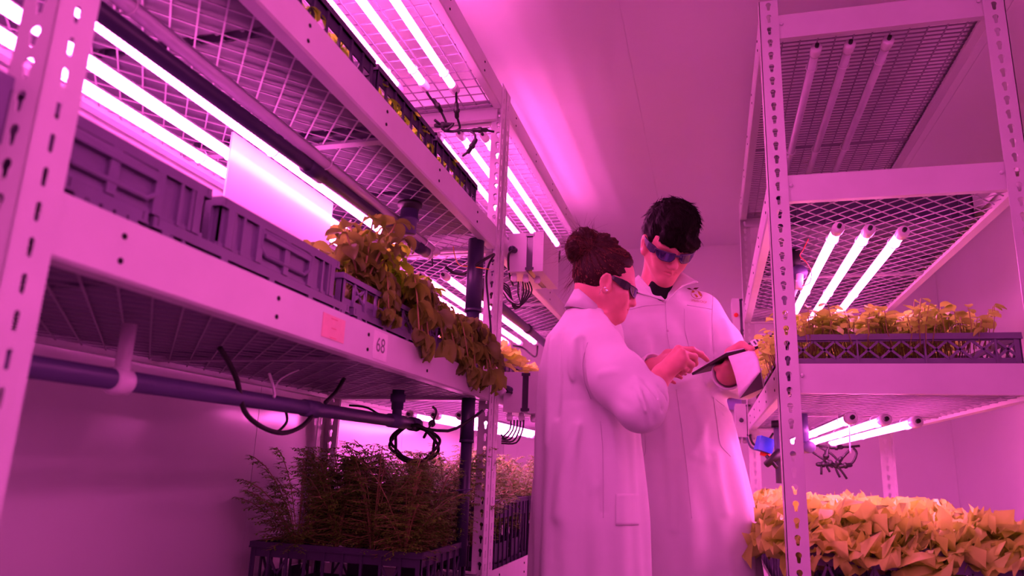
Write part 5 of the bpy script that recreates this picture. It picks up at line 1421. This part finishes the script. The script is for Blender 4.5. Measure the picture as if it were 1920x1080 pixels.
# lab coat
C = Field(); secs = []
for py, l, r_, ry in ((610, 1048, 1150, .13), (640, 1024, 1166, .165), (700, 1013, 1180, .165), (760, 1012, 1190, .155), (850, 1011, 1197, .175), (972, 1008, 1201, .20)):
    c0 = WY((l+r_)/2, py, wy); secs.append((c0[2], c0[0], wy, (r_-l)/2*wy/FPX*1.035, ry))
secs.append((secs[-1][0]-.34, secs[-1][1], wy, secs[-1][3]*1.03, .21))
secs.append((w_neck[2]+.03, w_neck[0]-.002, wy-.01, .060, .070))
def wdisp(P, th):
    z = P[:, 2]; wgt = np.clip((wwst[2]+.16 - z)/.4, 0, 1)
    return wgt*(.008*np.sin(6*th + 1.5*np.sin(3*z) + .6) + .0035*np.sin(14*th+4*z)) + (1-wgt)*.002*np.sin(10*th+12*z)
C.loft(secs, math.radians(8), .03, 1, 2.2, wdisp)
C.path([w_neck + np.array([-.005, -.035, -.045]), w_shR + np.array([0, 0, -.005]), w_shR*.45 + w_elR*.55, w_elR], [.050, .069, .072, .060], .04)
C.path([w_elR, w_elR*.72 + w_wrR*.28, w_elR*.52 + w_wrR*.48], [.056, .049, .038], .03)
C.path([w_neck + np.array([.0, .03, -.05]), w_shL + np.array([0, 0, -.01]), w_elL], [.055, .070, .058], .05); C.path([w_elL, w_elL*.25 + w_wrL*.75], [.055, .045], .03)
fl_w = [([WY(1088, 640, 1.93), WY(1092, 690, 1.93), WY(1110, 745, 1.95)], -.024, .010), ([WY(1110, 745, 1.95), WY(1150, 790, 1.97), WY(1190, 800, 1.99)], -.022, .012),
        ([WY(1120, 700, 1.86), WY(1170, 690, 1.84), WY(1205, 705, 1.82)], .005, .013), ([WY(1130, 740, 1.85), WY(1180, 760, 1.82)], -.006, .012),
        ([WY(1195, 712, 1.86), WY(1203, 750, 1.82), WY(1215, 785, 1.82)], .008, .008),
        ([WY(1080, 640, 1.94), WY(1070, 700, 1.95), WY(1075, 760, 1.95)], .010, .012), ([WY(1035, 640, 2.0), WY(1030, 740, 2.0), WY(1028, 830, 2.0)], .014, .010), ([WY(1052, 620, 1.98), WY(1046, 700, 1.98), WY(1044, 780, 1.98)], -.012, .009),
        ([WY(1125, 790, 1.96), WY(1130, 860, 1.96), WY(1132, 960, 1.95)], -.010, .006), ([WY(1120, 910, 1.95), WY(1100, 930, 1.95)], .005, .012), ([WY(1150, 810, 1.97), WY(1160, 880, 1.96)], .005, .012), ([WY(1085, 800, 1.95), WY(1060, 900, 1.95), WY(1050, 965, 1.94)], .014, .018), ([WY(1196, 722, 1.85), WY(1214, 748, 1.83), WY(1226, 790, 1.85)], -.008, .006), ([WY(1210, 716, 1.86), WY(1226, 738, 1.85), WY(1238, 768, 1.86)], -.008, .005), ([WY(1186, 730, 1.84), WY(1200, 762, 1.82), WY(1206, 795, 1.84)], -.006, .007), ([WY(1218, 712, 1.9), WY(1236, 730, 1.88), WY(1248, 752, 1.9)], -.007, .005), ([WY(1100, 760, 1.95), WY(1090, 830, 1.95), WY(1098, 930, 1.94)], -.010, .012)]
ffw = folds(fl_w)
C.post = lambda P, d: d - ffw(P) - slv(w_elR, w_wrR, P, .002, 30)
Vc, Qc = nets(C, .0045)
wcoat = mesh_from(Vc, Qc, 'lab_coat', M['coat'], wom); wbv = bvh_of(Vc, Qc)
mm = MB()
for line in ([(1102, 642), (1092, 680), (1096, 716), (1108, 748)], [(1126, 790), (1130, 840), (1131, 900), (1131, 971)], ):
    addm(mm, seamline(wbv, line, wom, 'x', .0009, fb=2.0))
child(mm, 'seams', M['seam'], wcoat, wom)
child(flap(wbv, [(1154, 926), (1154, 985), (1197, 985), (1197, 925)], .0015, .002, 10, 2.0), 'pocket', M['coat'], wcoat, wom)
# stand collar, high at the nape and low at the throat
nA = 40; V = []
ct, cb = WY(1104, 560, 2.095), WY(1096, 587, 2.11); e2 = np.array([0, 1., 0])
for c0, ex, rx, ry, in ((cb, (.96, 0, -.22), .064, .078), (ct, (.74, 0, -.66), .053, .056), (ct + np.array([0, 0, -.002]), (.74, 0, -.66), .048, .051), (cb, (.96, 0, -.22), .058, .072)):
    for i in range(nA):
        a = 2*PI*i/nA; V.append(c0 + np.array(ex)*rx*math.cos(a) + e2*ry*math.sin(a))
F_ = [(k*nA+i, k*nA+(i+1) % nA, ((k+1) % 4)*nA+(i+1) % nA, ((k+1) % 4)*nA+i) for k in range(4) for i in range(nA)]
cm = MB(); cm.add(V, F_, 0, True); child(cm, 'collar', M['coat'], wcoat, wom)
d = (w_wrR-w_elR)/np.linalg.norm(w_wrR-w_elR); p = w_elR*.44 + w_wrR*.56
child(MB().lathe([(.030, -.035), (.037, -.034), (.041, -.020), (.0395, .006), (.036, .013), (.031, .009), (.028, -.01)], p, d, 26), 'rolled_cuff', M['coat'], wcoat, wom)
